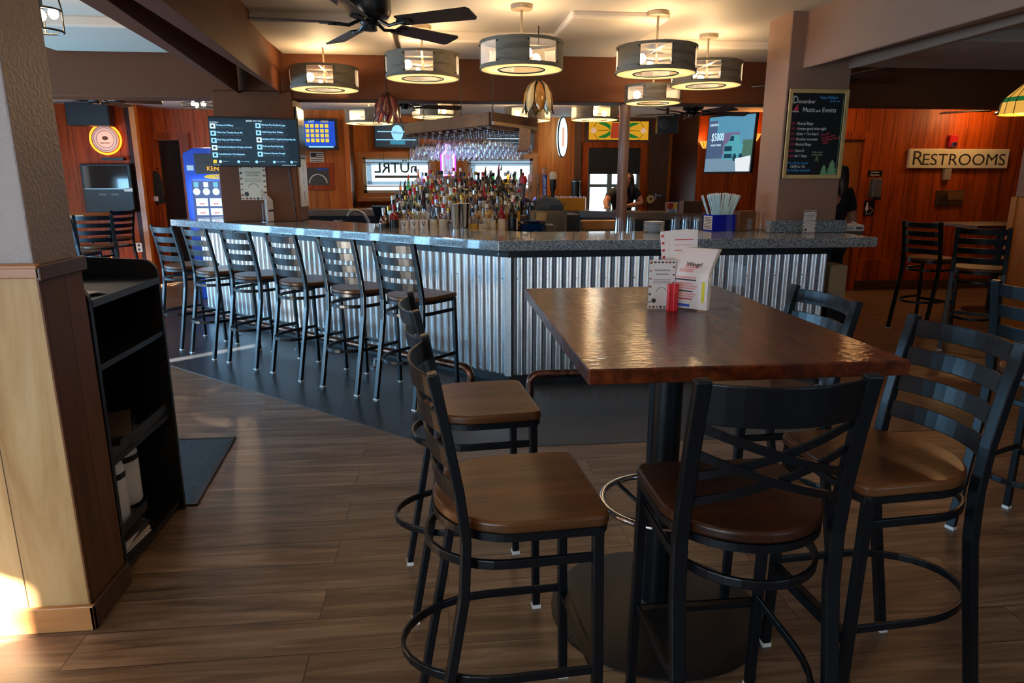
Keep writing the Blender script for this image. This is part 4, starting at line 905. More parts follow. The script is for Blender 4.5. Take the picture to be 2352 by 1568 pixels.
b = MB().box(-.14, .14, -.05, .05, 0, .035).build('cable_box', K['blkp'], None, loc=pt(262, 366, y=10.30)+V((0, 0, -.012))); tag(b, 'flat black cable box lying on top of the game cabinet', 'cable box')
c = pt(206, 254, y=10.2)+V((0, 0, -.05)); t = thing('speaker', 'black box speaker under the ceiling at the left back wall', 'speaker', c, .15)
MB().box(-.26, .26, -.12, .12, -.15, .15).build('cabinet', K['blkp'], t, bevel=.01); MB().box(-.24, .24, -.126, -.118, -.13, .13).build('grille', K['blkm'], t); MB().box(-.05, .05, .11, .19, -.03, .03).build('bracket', K['blkp'], t)
t = wallbox('wall_outlet', 'white electrical outlet low on the left back wall', 'outlet', 320, 568, 10.398, .085, .13, .008, 'white', .003)
for z in (.03, -.03): MB().box(-.015, .015, -.011, -.008, z-.014, z+.014).build('socket', K['inkd'], t)
b = MB().box(-.07, .07, -.002, 0, -.15, .15).build('paper_notice', K['paper'], None, loc=pt(337, 379, y=10.9)); tag(b, 'white paper notice pinned beside the dark hallway door', 'notice')
for i in range(6): MB().box(-.05, .05, -.0028, -.002, .11-.04*i, .118-.04*i).build('print_line', K['inkd'], b)
c = pt(354, 428, y=10.85)+V((.03, 0, 0)); t = thing('jacket', 'dark jacket hanging beside the hallway door', 'jacket', c)
vs = [(.02, .22), (.07, .17), (.10, .05), (.095, -.1), (.11, -.22), (.09, -.25), (.0, -.25)]
MB().lathe(vs[::-1], 16, m=M.Diagonal((1, .5, 1, 1))).build('body', plain('black cloth', hx(22, 20, 20), .85, bump=.6, bscale=14), t, smooth=True); MB().tube([(0, .0, .2), (0, .05, .26), (0, .17, .26)], .006, 6).build('hook', K['chrome'], t)
t = wallbox('wall_shelf', 'small white tray shelf beneath the hanging jacket', 'shelf', 352, 456, 10.9, .22, .07, .14, 'white'); MB().box(-.01, .01, 0, .1, -.03, .0).build('bracket', K['white'], t)
# KENO machine
c = V((-2.69, 9.0, 0)); t = thing('lottery_machine', 'blue KENO vending machine with glowing ticket windows behind the column', 'vending machine', c)
blu = plain('machine blue', hx(8, 70, 180), .3, coat=.3)
MB().prism([(-.41, 0), (.41, 0), (.41, 1.82), (.30, 1.87), (-.28, 1.87), (-.41, 1.80)], -.7, 0, M.Rotation(PI/2, 4, 'X')).build('cabinet', blu, t, bevel=.015)
MB().box(-.27, .30, -.012, .0, 1.56, 1.80).build('display', plain('dark display', hx(60, 52, 48), .3), t); text('lettering', 'KENO', .075, emis('amber letters', (1, .42, .03, 1), 1.6), t, (-.03, -.014, 1.62)); text('lettering', 'Lo', .06, K['blkp'], t, (-.13, -.014, 1.70))
MB().ball((0, -.004, 1.525), .18, 16, 8, (1, .03, .16)).build('yellow_badge', emis('yellow badge', (1, .75, .1, 1), .8), t); text('lettering', 'Tickets', .035, K['inkb'], t, (0, -.013, 1.525))
MB().box(-.37, -.29, -.006, 0, 1.60, 1.66).build('sticker', K['white'], t)
lit = emis('lit ticket panel', (.62, .80, 1, 1), 1.5); litr = emis('lit red ticket', (.8, .25, .3, 1), 1.0); litg = emis('lit teal', (.15, .5, .7, 1), 1.2)
MB().box(-.33, .37, -.008, .0, .9, 1.47).build('ticket_front', plain('navy front', hx(8, 20, 60), .3), t)
for i in range(6):
    x = -.28+.115*i
    MB().box(x-.028, x+.028, -.011, -.008, 1.40, 1.46).build('ticket_light', [litg, lit, litg, emis('lit yellow', (1, .9, .3, 1), 1), lit, litg][i], t)
    MB().lathe([(.042, -.002), (.042, .002)], 16, m=M.Translation((x, -.011, 1.345)) @ M.Rotation(PI/2, 4, 'X')).build('ticket_knob', lit, t)
for r, zz in enumerate((1.17, 1.06, .97, .91)):
    for i in range(4):
        x = -.30+.165*i; hh = (.095, .085, .05, .04)[r]
        w1 = MB().box(x, x+.14, -.011, -.008, zz, zz+hh).build('ticket_window', lit, t)
        if r < 2: MB().box(x+.04, x+.10, -.0118, -.011, zz+.02, zz+.035).build('ticket_print', litr, w1)
lamp('machine_glow', 'AREA', (-2.69, 8.92, 1.2), 5, (.55, .75, 1), (PI/2, 0, 0), .7, .6)
# pictures on the brightened panel
t = wallbox('flag_picture', 'small grey flag plate above the oak-framed picture', 'picture', 728, 361, 10.985, .20, .15, .01, 'white', .001)
for i in range(5): MB().box(-.09+(.08 if i > 1 else 0), .09, -.0112, -.01, -.065+.028*i, -.051+.028*i).build('stripe', K['inkd'], t)
MB().box(-.09, -.01, -.0112, -.01, .0, .065).build('canton', K['inkd'], t)
t = wallbox('framed_picture', 'oak-framed dark picture with white arch lettering', 'picture', 731, 405, 10.98, .47, .40, .03, 'panel')
MB().box(-.17, .17, -.032, -.03, -.13, .13).build('print', plain('dark print field', hx(52, 42, 40), .4), t)
MB().tube([(.13*math.cos(PI*i/14), -.034, -.10+.13*math.sin(PI*i/14)) for i in range(15)], .010, 5).build('arch_lettering', K['white'], t); MB().box(.0, .15, -.034, -.032, .09, .12).build('blue_print', K['inkb'], t)
# metal sign on the right flank of the column
c = V((-1.353, 7.2, 1.75)); t = thing('tin_sign', 'tall narrow tin sign with black letters on the column flank', 'sign', c)
MB().box(0, .02, -.17, .19, -.05, .42).build('black_frame', K['blkp'], t); MB().box(.02, .024, -.14, .16, -.02, .39).build('mirror_plate', plain('mirror plate', hx(150, 140, 130), .15, .8), t)
MB().box(0, .015, -.17, .19, -.52, -.06).build('lower_plate', plain('weathered white tin', hx(196, 200, 196), .4, bump=.3, bscale=30), t)
for i, s in enumerate('FEE'): text('lettering', s, .12, K['blkp'], t, (.0155, .0, -.42+.13*i), (PI/2, 0, PI/2))
flyer('poster', 'cream THANKSGIVING FOOD DRIVE poster taped to the brown column', 'poster', pt(585, 459, y=6.975), 0, .245, .325, mat='paperk', stand=False)
b = MB().tube([(0, 0, .62), (.02, -.002, .3), (.045, 0, .0)], .004, 5).build('cable', K['blkp'], None, loc=pt(668, 468, y=6.975)+V((0, 0, -.18))); tag(b, 'thin black cable running down the brown column', 'cable')
# NUTRL window neon, bottle neon, oval neon, stained glass
t = thing('neon_sign', 'unlit neon lettering hanging in the left back window, reversed from inside', 'neon sign', pt(911, 392, y=11.77))
nt = plain('teal glass tube', hx(36, 96, 100), .3)
text('lettering', 'nÜTRL', .235, nt, t, (-.01, .0, .04), (PI/2, 0, PI), .004, sx=1.03, bold=.004)
MB().box(-.36, .36, -.01, .01, -.115, -.075).build('backing_bar', plain('grey bar', hx(90, 106, 108), .5), t); MB().tube([(-.2, 0, .12), (-.2, 0, .3)], .003, 5).tube([(.2, 0, .12), (.2, 0, .3)], .003, 5).build('hanger', K['blkp'], t)
def outline(pts, r): return MB().tube([(a, 0, b) for a, b in pts], r, 8, closed=True)
bo = [(-.055, 0), (.055, 0), (.058, .02), (.058, .20), (.045, .225), (.022, .24), (.02, .30), (-.02, .30), (-.022, .24), (-.045, .225), (-.058, .20), (-.058, .02)]
p = pt(1030, 402, y=7.34); t = thing('neon_sign', 'white and purple neon outline of a bottle above the liquor bottles', 'neon sign', p)
outline(bo, .007).build('white_tube', emis('white neon', (.95, .75, 1, 1), 3), t, smooth=True); outline([(a*1.28, b*1.04-.005) for a, b in bo], .006).build('purple_tube', emis('purple neon', (.45, .05, .9, 1), 2.2), t, smooth=True)
MB().prism([(a*.86, b*.97+.003) for a, b in bo], 0, .004, M.Translation((0, .008, 0)) @ M.Rotation(PI/2, 4, 'X')).build('glow_plate', emis('lilac glow', (.75, .55, .95, 1), .8), t); MB().box(-.075, .075, .012, .02, -.01, .31).build('backing', plain('purple acrylic', hx(60, 20, 96), .3), t)
MB().tube([(-.02, -.004, .05), (-.012, -.004, .17)], .005, 6).build('inner_tube', K['scr_b'], t); MB().tube([(.02, -.004, .05), (.012, -.004, .17)], .005, 6).build('inner_tube', K['scr_b'], t); MB().tube([(0, -.004, .16), (0, -.004, .185)], .008, 6).build('inner_tube', emis('magenta', (1, .05, .7, 1), 2), t)
lamp('neon_purple', 'POINT', p+V((0, -.12, .2)), .6, (.7, .35, 1), size=.1)
p = pt(1291, 315, y=11.6); t = thing('neon_sign', 'tall oval white and blue lit sign left of the stained glass', 'neon sign', p, .9)
MB().lathe([(.001, -.02), (.15, -.02), (.155, 0), (.15, .02)], 28, m=M.Rotation(PI/2, 4, 'X') @ M.Diagonal((1, 2.05, 1, 1))).build('oval_face', emis('oval face', (.55, .85, 1, 1), 2), t)
MB().tube([(.155*math.cos(2*PI*i/32), -.01, .315*math.sin(2*PI*i/32)) for i in range(32)], .012, 6, closed=True).build('oval_rim', K['blkp'], t); MB().box(-.035, .035, -.0235, -.021, -.15, .15).build('orange_print', emis('orange print', (.9, .5, .3, 1), 1), t)
t = thing('stained_glass', 'yellow stained glass transom with green leaves above the glazed door', 'stained glass', pt(1421, 299, y=11.77))
MB().box(-.58, .58, -.02, .03, -.22, -.155).box(-.58, .58, -.02, .03, .145, .2).box(-.58, -.515, -.02, .03, -.155, .145).box(.515, .58, -.02, .03, -.155, .145).build('dark_frame', K['darktrim'], t)
MB().box(-.52, .52, .0, .01, -.16, .15).build('yellow_field', emis('yellow pane', (.85, .40, .02, 1), .75), t)
gle, pnk, rd = emis('green pane', (.02, .20, .03, 1), .7), emis('pink pane', (.85, .50, .32, 1), .75), emis('red pane', (.5, .06, .02, 1), .7)
gp = lambda pts, m, nm: MB().prism(pts, 0, .004, M.Rotation(PI/2, 4, 'X')).build(nm, m, t)
for sx_ in (-1, 1):
    for sz in (-1, 1): gp([(sx_*a, sz*b) for a, b in [(.14, .0), (.20, .05), (.30, .09), (.36, .11), (.32, .125), (.22, .125), (.14, .08)]][::sx_*sz], gle, 'leaf_pane')
    gp([(sx_*a, b) for a, b in [(.37, -.01), (.43, -.06), (.49, -.01), (.43, .05)]], pnk, 'diamond_pane'); MB().tube([(sx_*.16, -.005, 0), (sx_*.37, -.005, -.01)], .004, 4).tube([(sx_*.43, -.005, .05), (sx_*.36, -.005, .15)], .004, 4).tube([(sx_*.43, -.005, -.06), (sx_*.34, -.005, -.16)], .004, 4).build('lead_came', K['blkp'], t)
gp([(-.14, -.13), (.14, -.13), (.12, .12), (-.12, .12)], rd, 'red_pane')
p = pt(1421, 272, y=10.6); t = thing('neon_sign', 'small red lit sign partly hidden behind the brown pole', 'neon sign', p)
MB().box(-.09, .05, 0, .03, -.05, .05).build('sign_box', K['blkp'], t); MB().tube([(-.06, -.012, -.03), (-.06, -.012, .03), (.02, -.012, .03), (.02, -.012, -.03)], .008, 6).build('red_tube', emis('red neon', (1, .03, .02, 1), 5), t); MB().tube([(0, .02, .05), (0, .02, 2.5-p.z)], .006, 5).build('hanger', K['blkp'], t)
p = pt(1532, 286, y=10.1); t = thing('speaker', 'black loudspeaker hanging between the stained glass and truck screen', 'speaker', p, -.2)
MB().box(-.15, .15, -.12, .12, -.125, .125).build('cabinet', K['blkp'], t, bevel=.008); MB().lathe([(.05, 0), (.075, .006), (.03, .012)], 16, m=M.Translation((-.06, -.12, 0)) @ M.Rotation(PI/2, 4, 'X')).build('cone', K['blk_edge'], t); MB().box(-.02, .02, -.02, .02, .12, 2.5-p.z).build('bracket', K['blkp'], t)
t = wallbox('wall_emblem', 'round cream plate low on the wall beside the glazed door', 'emblem', 1494, 457, 11.735, .01, .01, .005, 'white', 0)
MB().lathe([(.07, -.006), (.07, .006)], 20, m=M.Rotation(PI/2, 4, 'X')).build('disc', plain('cream plate', hx(196, 170, 120), .5), t)
MB().ball((0, -.012, 0), .02, 8, 5, (1, .1, 1.3)).build('emblem_print', K['inkd'], t)
p = pt(1322, 452, y=11.55); t = thing('cylinder_speaker', 'black cylindrical canister on the ledge left of the glazed door', 'canister', p); MB().lathe([(.075, 0), (.075, .27), (.06, .285), (0, .285)], 18).build('body', K['blkp'], t, smooth=True); MB().lathe([(.076, .25), (.076, .26)], 18).build('rim', K['steel'], t)
led = MB().box(-1.3, 2.3, 11.45, 11.795, p.z-.06, p.z-.002).build('window_ledge', K['oak_h']); tag(led, 'long wooden drink ledge beneath the back windows', 'ledge')
t = wallbox('emergency_light', 'round-lensed emergency light on the back wall right of the KENO screen', 'emergency light', 790, 294, 11.79, .13, .10, .06, plain('cream plastic', hx(196, 176, 130), .5)); MB().ball((0, -.06, -.04), .04, 10, 6).build('lens', K['glass'], t)
# ------------------------------------------------------------------ things on the bar
BT = 1.0905
def onbar(px, py): return pt(px, py, z=BT)
# straws in a blue box
p = onbar(1652, 531); sb = thing('straw_box', 'royal blue box holding wrapped straws on the granite bar', 'box', p+V((.03, .07, 0)), .18)
for a, b, c_, d_ in ((-.11, -.104, -.07, .07), (.104, .11, -.07, .07), (-.104, .104, -.07, -.064), (-.104, .104, .064, .07)): MB().box(a, b, c_, d_, 0, .13).build('side_wall', K['bluep'], sb)
MB().box(-.104, .104, -.064, .064, 0, .006).build('bottom', K['bluep'], sb)
MB().box(-.1125, -.11, -.06, .06, .01, .12).build('printed_label', K['paper'], sb)
for i in range(8): MB().box(-.1128, -.1125, -.05, .05, .02+.012*i, .025+.012*i).build('print_line', K['inkd'], sb)
o_ = sb.location
base_straw = None; rs = random.Random(3)
for i in range(64):
    u, v = rs.uniform(-1, 1), rs.uniform(-1, 1)
    b0 = V((u*.045, v*.035, .008)); L = .285+rs.uniform(-.012, .012)
    d = V((u*.42+rs.uniform(-.06, .06), v*.18, 1)).normalized(); t_ = b0+d*L
    if base_straw is None:
        base_straw = MB().tube([(0, 0, 0), (0, 0, .285)], .0036, 6).build('wrapped_straw', K['straw'])
        tip = MB().box(-.0055, .0055, -.001, .001, .282, .294).build('paper_end', K['paper'], base_straw); s_ = base_straw
    else:
        s_ = base_straw.copy(); C.objects.link(s_); tp = tip.copy(); C.objects.link(tp); tp.parent = s_
    s_.rotation_euler = d.to_track_quat('Z', 'Y').to_euler(); s_.location = o_ + M.Rotation(.18, 3, 'Z') @ b0
    tag(s_, 'thin paper-wrapped drinking straw standing in the royal blue box', 'straw', 'wrapped straws in the blue box')
# saucers
p = onbar(1504, 534)
su = None
for i in range(7):
    lb = ['lowest', 'second from bottom', 'third from bottom', 'middle', 'third from top', 'second from top', 'topmost'][i]
    if su is None: su = MB().lathe([(.0, 0), (.045, 0), (.05, .004), (.082, .013), (.083, .016), (.05, .008), (0, .006)], 28).build('saucer', plain('white china', hx(214, 216, 220), .2, coat=.5), smooth=True); q = su
    else: q = su.copy(); C.objects.link(q)
    q.location = p+V((0, .03, .0115*i)); tag(q, lb+' white saucer of the stack among the upturned glasses', 'saucer', 'white saucers on the bar')
# upturned tumblers
tm = None; k_ = 0; sx0 = onbar(1504, 534).x
for row, (yy, n, x0, x1) in enumerate([(5.22, 8, 1.38, 2.0), (5.34, 8, 1.40, 2.04)]):
    for i in range(n):
        x = x0+(x1-x0)*i/(n-1)
        if abs(x+.012*row-sx0) < .125: continue
        if tm is None: tm = MB().lathe([(.040, 0), (.0345, .10), (.033, .122), (0, .123), (0, .098), (.031, .096), (.037, .0)], 24).build('tumbler', K['glass'], smooth=True); q = tm
        else: q = tm.copy(); C.objects.link(q)
        q.location = (x+.012*row, yy, BT); tag(q, 'clear tumbler upside down on the bar, %s from left in the %s row' % (['first', 'second', 'third', 'fourth', 'fifth', 'sixth', 'seventh', 'eighth', 'ninth'][i], ['front', 'rear'][row]), 'glass', 'upturned tumblers on the bar')
# clear organisers by the column
p = onbar(1712, 533); t = thing('napkin_caddy', 'clear acrylic caddy with brown paper napkins beside the straw box', 'caddy', p+V((.04, .12, 0)), .1)
for a, b, c_, d_ in ((-.10, -.096, -.06, .06), (.096, .10, -.06, .06), (-.1, .1, -.06, -.056), (-.1, .1, .056, .06)): MB().box(a, b, c_, d_, 0, .15).build('clear_side', K['acryl'], t)
b = MB().box(-.07, .07, -.05, .05, .001, .16).build('napkin_stack', plain('brown napkins', hx(118, 72, 36), .8), None, loc=t.location, rot=(0, 0, .1)); tag(b, 'stack of brown napkins standing in the clear acrylic caddy', 'napkins')
p = onbar(1752, 530); t = thing('coaster_tray', 'round clear tray with upright tube near the column', 'tray', p+V((.02, .0, 0)))
MB().lathe([(.0, 0), (.075, 0), (.082, .03), (.078, .034), (.07, .01), (0, .008)], 24).build('dish', K['acryl'], t, smooth=True); MB().lathe([(.028, .008), (.024, .16), (.028, .17), (.022, .165), (.024, .008)], 14, (-.035, .02, 0)).build('tube', K['acryl'], t, smooth=True)
flyer('counter_card', 'small white FOOD DRIVE card standing on the bar in front of the chalkboard column', 'card', onbar(1857, 536), .05, .105, .175)
for k_, (px, lb) in enumerate([(1934, 'left plastic-wrapped napkin pack lying on the right end of the bar'), (1965, 'right plastic-wrapped napkin pack with printed wrapper on the right end of the bar')]):
    p = onbar(px, 532); t = thing('napkin_pack', lb, 'pack', p+V((0, .10-.02*k_, 0)), .1-.2*k_)
    MB().box(-.09, .09, -.06, .06, 0, .055).build('wrapper', plain('grey white wrapper', hx(190, 186, 178), .3), t, bevel=.015, segs=3)
    if k_: text('print', 'Vive', .03, K['inkd'], t, (-.03, -.061, .028)); MB().box(.02, .07, -.0612, -.0604, .02, .035).build('print_block', K['inkd'], t)
    MB().tube([(-.0, -.0, .054), (.02, .01, .07), (.05, 0, .058)], .008, 5).build('twist', K['paper'], t)
# brochures on the bar by the screen column
p = onbar(617, 511); t = thing('brochure_stand', 'narrow acrylic stand of curling white brochures on the far left of the bar', 'brochure stand', p+V((.0, .12, 0)), .9)
MB().box(-.07, .07, -.03, -.027, 0, .26).box(-.07, .07, .03, .033, 0, .18).box(-.07, .07, -.03, .06, 0, .004).build('acrylic_stand', K['acryl'], t)
for k_ in range(3):
    sec = [(-.02+.012*k_, .005+.02*i) for i in range(11)]+[(-.02+.012*k_+.014*(i+1)*(1+.3*k_), .205+.02*(i+1)) for i in range(5-k_)]
    b = sheet(sec, .12).build('brochure', K['paper'] if k_ != 1 else K['paperk'], None, loc=t.location, rot=(0, 0, .9)); tag(b, ['front white brochure in the stand by the screen column', 'middle cream brochure in the stand by the screen column', 'rear white brochure bending over in the stand by the screen column'][k_], 'brochure', 'brochures by the screen column')
    if k_ == 0: MB().box(-.04, .04, -.0215, -.0205, .10, .118).build('price_strip', K['inkd'], b)
# shaker tins, white shaker, blue box, bucket
p = onbar(1048, 524)
for k_, (dx, dy, lb) in enumerate([(0, .02, 'front polished steel shaker tin on the rear edge of the bar'), (.075, .09, 'rear steel shaker tin just right of the front one')]):
    b = MB().lathe([(.032, 0), (.034, .01), (.047, .20), (.049, .205), (.045, .2), (.03, .01), (0, .008)], 24).build('shaker_tin', K['chrome'], None, smooth=True, loc=(p.x+dx, p.y+dy-.06, BT)); tag(b, lb, 'shaker tin', 'shaker tins on the bar')
p = onbar(880, 516); b = MB().lathe([(.06, 0), (.06, .01), (.03, .02), (.018, .075), (.0, .08)], 14).build('pour_cone', plain('cloudy plastic', hx(176, 168, 156), .35), None, smooth=True, loc=p+V((0, -.04, 0))); tag(b, 'cloudy plastic cone cap standing on the bar left of the bottles', 'cone')

# ------------------------------------------------------------------ liquor island and bottles
TI = [(6.05, 1.03), (6.33, 1.09), (6.60, 1.16), (6.86, 1.235), (7.12, 1.31)]
ls = thing('liquor_shelf', 'stepped dark liquor shelf inside the bar carrying all the bottles', 'shelf', (0, 0, 0))
LX = (-.52, .72)
for k_, (y, z) in enumerate(TI): MB().box(LX[0]+.06*k_, LX[1]+.05*k_, y-.12, y+.135, z-.03, z).build('step', K['darktrim'], ls)
MB().box(-.4, .70, 6.16, 7.2, .003, .925).build('cabinet', K['blkm'], ls)
for k_, (y, z) in enumerate(TI[1:]): MB().box(LX[0]+.1, LX[1]+.05, y, y+.1, .92, z-.03).build('riser', K['blkm'], ls)
liq = {}
def liquid(nm, col, a=.5):
    if nm not in liq: liq[nm] = plain('bottle '+nm, col, .08, spec=.7, coat=.6) if a else see('bottle '+nm, col, .10)
    return liq[nm]
BM = [('clear', see('bottle clear', (.93, .96, .97, 1), .10)), ('green', see('bottle green', (.10, .42, .16, 1), .22)), ('amber', see('bottle amber', (.62, .24, .03, 1), .25)), ('dark brown', plain('bottle brown', hx(40, 22, 14), .1, coat=.6)), ('golden', see('bottle golden', (.85, .58, .12, 1), .2)), ('pale yellow', see('bottle pale yellow', (.9, .85, .45, 1), .15)), ('red', plain('bottle red', hx(130, 22, 26), .12, coat=.6)), ('orange', see('bottle orange', (.95, .45, .15, 1), .3)), ('blue', see('bottle blue', (.35, .62, .85, 1), .25)), ('violet', see('bottle violet', (.55, .45, .7, 1), .25)), ('lime', see('bottle lime', (.6, .8, .1, 1), .25))]
BMd = dict(BM)
CAPS = [('black', K['blkp']), ('white', K['white']), ('red', K['redp']), ('gold', plain('gold cap', hx(176, 132, 50), .3, .8)), ('steel', K['steel'])]
LAB = [('cream', K['paperk']), ('white', K['paper']), ('black', K['blkp']), ('grey', plain('grey label', hx(130, 124, 130), .5)), ('yellow', plain('yellow label', hx(206, 160, 60), .5))]
PR = {'round': [(.034, 0), (.036, .006), (.036, .16), (.033, .18), (.018, .205), (.0145, .22), (.0145, .27)], 'tall': [(.034, 0), (.036, .006), (.036, .175), (.030, .20), (.014, .235), (.013, .285)], 'squat': [(.045, 0), (.047, .01), (.047, .12), (.038, .155), (.015, .18), (.0145, .235)], 'square': [(.038, 0), (.040, .006), (.040, .165), (.034, .185), (.016, .20), (.015, .26)], 'slim': [(.028, 0), (.030, .006), (.030, .16), (.022, .215), (.0125, .25), (.012, .305)]}
proto = {}
def bottle(x, y, z, shape, gl, cap, lab, label, sc=1.0, spout=False):
    key = (shape, gl, cap, lab)
    t = thing('bottle', label, 'bottle', (x, y, z), group='liquor bottles on the stepped shelf'); t.scale = (sc, sc, sc); t.rotation_euler = (0, 0, random.uniform(-.3, .3))
    if key in proto:
        for ch in proto[key].children: c_ = ch.copy(); C.objects.link(c_); c_.parent = t
        return t
    pr = PR[shape]; n = 14
    MB().lathe(pr+[(0, pr[-1][1])], n).build('glass_body', BMd[gl], t, smooth=True)
    top = pr[-1][1]; r = pr[-1][0]
    cm = dict(CAPS)[cap]
    if spout: MB().tube([(0, 0, top), (0, 0, top+.02), (.008, 0, top+.055)], [.011, .008, .004], 8).build('pour_spout', cm, t)
    else: MB().lathe([(r+.002, top-.025), (r+.002, top+.012), (0, top+.013)], 12).build('cap', cm, t)
    if lab:
        b = pr[2][0]+.0012; MB().lathe([(b, .03), (b, .03+.80*(pr[2][1]-.03))], n, caps=False).build('label', dict(LAB)[lab], t, smooth=True)
    proto[key] = t
    return t
rr = random.Random(11); ordn = ['first', 'second', 'third', 'fourth', 'fifth', 'sixth', 'seventh', 'eighth', 'ninth', 'tenth', 'eleventh', 'twelfth', 'thirteenth', 'fourteenth', 'fifteenth', 'sixteenth', 'seventeenth', 'eighteenth']
rows = [  # per tier glass colours, chosen after the photograph
 ['amber', 'red', 'clear', 'clear', 'clear', 'blue', 'violet', 'violet', 'clear', 'clear', 'clear', 'clear', 'red', 'dark brown'],
 ['dark brown', 'clear', 'clear', 'clear', 'clear', 'violet', 'clear', 'lime', 'clear', 'blue', 'clear', 'orange', 'clear', 'clear', 'clear'],
 ['amber', 'green', 'green', 'dark brown', 'violet', 'clear', 'pale yellow', 'pale yellow', 'golden', 'golden', 'red', 'green', 'dark brown', 'golden', 'clear'],
 ['green', 'clear', 'clear', 'red', 'pale yellow', 'golden', 'amber', 'amber', 'dark brown', 'amber', 'dark brown', 'green', 'dark brown', 'amber', 'clear'],
 ['clear', 'violet', 'clear', 'amber', 'clear', 'clear', 'dark brown', 'golden', 'clear', 'amber', 'dark brown', 'dark brown', 'clear', 'red', 'dark brown']]
tiern = ['front', 'second', 'third', 'fourth', 'rear']
for k_, ((y, z), cols) in enumerate(zip(TI, rows)):
    n = len(cols); x0, x1 = LX[0]+.06*k_+.05, LX[1]+.05*k_-.05
    for sub in range(2):
        for i, gcol in enumerate(cols):
            if sub: gcol = rr.choice(['clear', 'amber', 'clear', 'golden', 'dark brown', 'green', 'clear', 'pale yellow'])
            x = x0+(x1-x0)*(i+.45*sub)/(n-.5)+rr.uniform(-.006, .006); yy = y-.05+.115*sub
            shape = rr.choice(['tall', 'square', 'square', 'slim', 'squat', 'round'])
            if shape == 'squat' and n > 14: shape = 'round'
            cap = rr.choice(['black', 'black', 'steel', 'white', 'red', 'gold']); lab = rr.choice(['cream', 'white', 'white', 'black', 'grey', 'yellow', 'cream'])
            vee = k_ == 0 and sub == 0 and i in (2, 3, 4)
            if vee: shape, cap, lab = 'square', 'black', 'white'
            lb = '%s bottle with %s %s, %s from left, %s row of %s liquor tier' % (gcol, cap, 'spout' if shape == 'tall' else 'cap', ordn[i], 'back' if sub else 'front', tiern[k_])
            if vee: lb = 'clear bottle with large V on its white label, %s of the three V bottles' % ['leftmost', 'middle', 'rightmost'][i-2]
            b = bottle(x, yy, z, shape, gcol, cap, lab, lb, .93+rr.uniform(-.05, .05), spout=(shape == 'tall'))
            if vee: b.rotation_euler = (0, 0, 0); text('lettering', 'V', .06, K['inkd'], b, (0, -.0425, .10))
p = V((.83, 6.14, .925)); t = thing('ice_bucket', 'navy blue ice bucket with white swirl emblem at the right end of the bottles', 'bucket', p)
MB().lathe([(.10, 0), (.115, .20), (.118, .205), (.11, .2), (.095, .01), (0, .01)], 28).build('body', plain('navy bucket', hx(6, 42, 92), .3), t, smooth=True)
MB().lathe([(.117, .19), (.119, .206)], 28, caps=False).build('rim', K['chrome'], t)
MB().tube([(.012*math.cos(a)*(1+a*.28)*.9+.02, -.112-.004*(1), .085+.012*math.sin(a)*(1+a*.28)*.9) for a in [i*.35 for i in range(32)]], .004, 5).build('swirl_emblem', K['white'], t)
cab = MB().box(.71, 2.1, 6.0, 6.45, .003, .924).build('under_bar_cooler', K['blkm']); tag(cab, 'dark under-bar cooler holding the bucket and till screen', 'cooler')
# bar screens
def pos(label, loc, rz, back):
    t = thing('till_screen', label, 'till screen', loc, rz)
    m_ = M.Rotation(math.radians(-24), 4, 'X')
    MB().box(-.17, .17, -.012, .012, .04, .32, m_).build('housing', K['blkp'], t, bevel=.006)
    MB().box(-.145, .145, -.0135, -.011, .075, .295, m_).build('screen', K['scr_off'] if not back else K['blkp'], t)
    MB().prism([(-.06, 0), (.12, 0), (.10, .02), (.04, .16), (-.0, .16)], -.08, .08, M.Rotation(PI/2, 4, 'Z') @ M.Rotation(PI/2, 4, 'X')).build('stand', K['blkp'], t)
    if not back:
        text('logo', 'union', .026, K['white'], t, (.015, -.0145+.075, .17), (PI/2-.42, 0, 0)); MB().tube([(-.035+.009*math.cos(a), .058, .172+.009*math.sin(a)) for a in [i*PI/6 for i in range(12)]], .003, 4, closed=True).build('logo_ring', K['white'], t)
        text('logo', 'elo', .018, K['white'], t, (-.10, .006, .055), (PI/2-.42, 0, 0)); MB().ball((.15, .012, .066), .004, 6, 4).build('status_light', emis('green led', (.05, 1, .3, 1), 4), t)
    return t
p = pt(1250, 526, y=6.2); pos('dark slanted till touchscreen with white logo right of the bottles', (p.x+.04, p.y, .925), -.12, False)
p = pt(905, 508, y=7.15); c2 = MB().box(p.x-.35, p.x+.1, 6.95, 7.45, .003, .944).build('back_counter', K['blkm']); tag(c2, 'dark counter inside the bar left of the bottles', 'counter')
pos('black slanted back of a till screen left of the bottles', (p.x, p.y, .945), 2.5, True)
p = V((1.13, 6.95, 0)); c3 = MB().box(.90, 1.36, 6.62, 7.05, .003, 1.16).build('tap_cabinet', K['blkm']); tag(c3, 'dark cabinet carrying the beer taps', 'cabinet')
p = pt(1190, 462, y=6.75); t = thing('receipt_printer', 'rounded dark grey machine hood behind the till screen', 'printer', (1.05, 6.76, 1.161))
MB().prism([(-.14, 0), (.16, 0), (.16, .08), (.10, .16), (-.02, .18), (-.12, .14)], -.1, .1, M.Rotation(PI/2, 4, 'X')).build('hood', plain('graphite plastic', hx(62, 62, 64), .35), t, bevel=.02); MB().box(.02, .13, -.112, -.1, .04, .09).build('slot', K['blkp'], t)
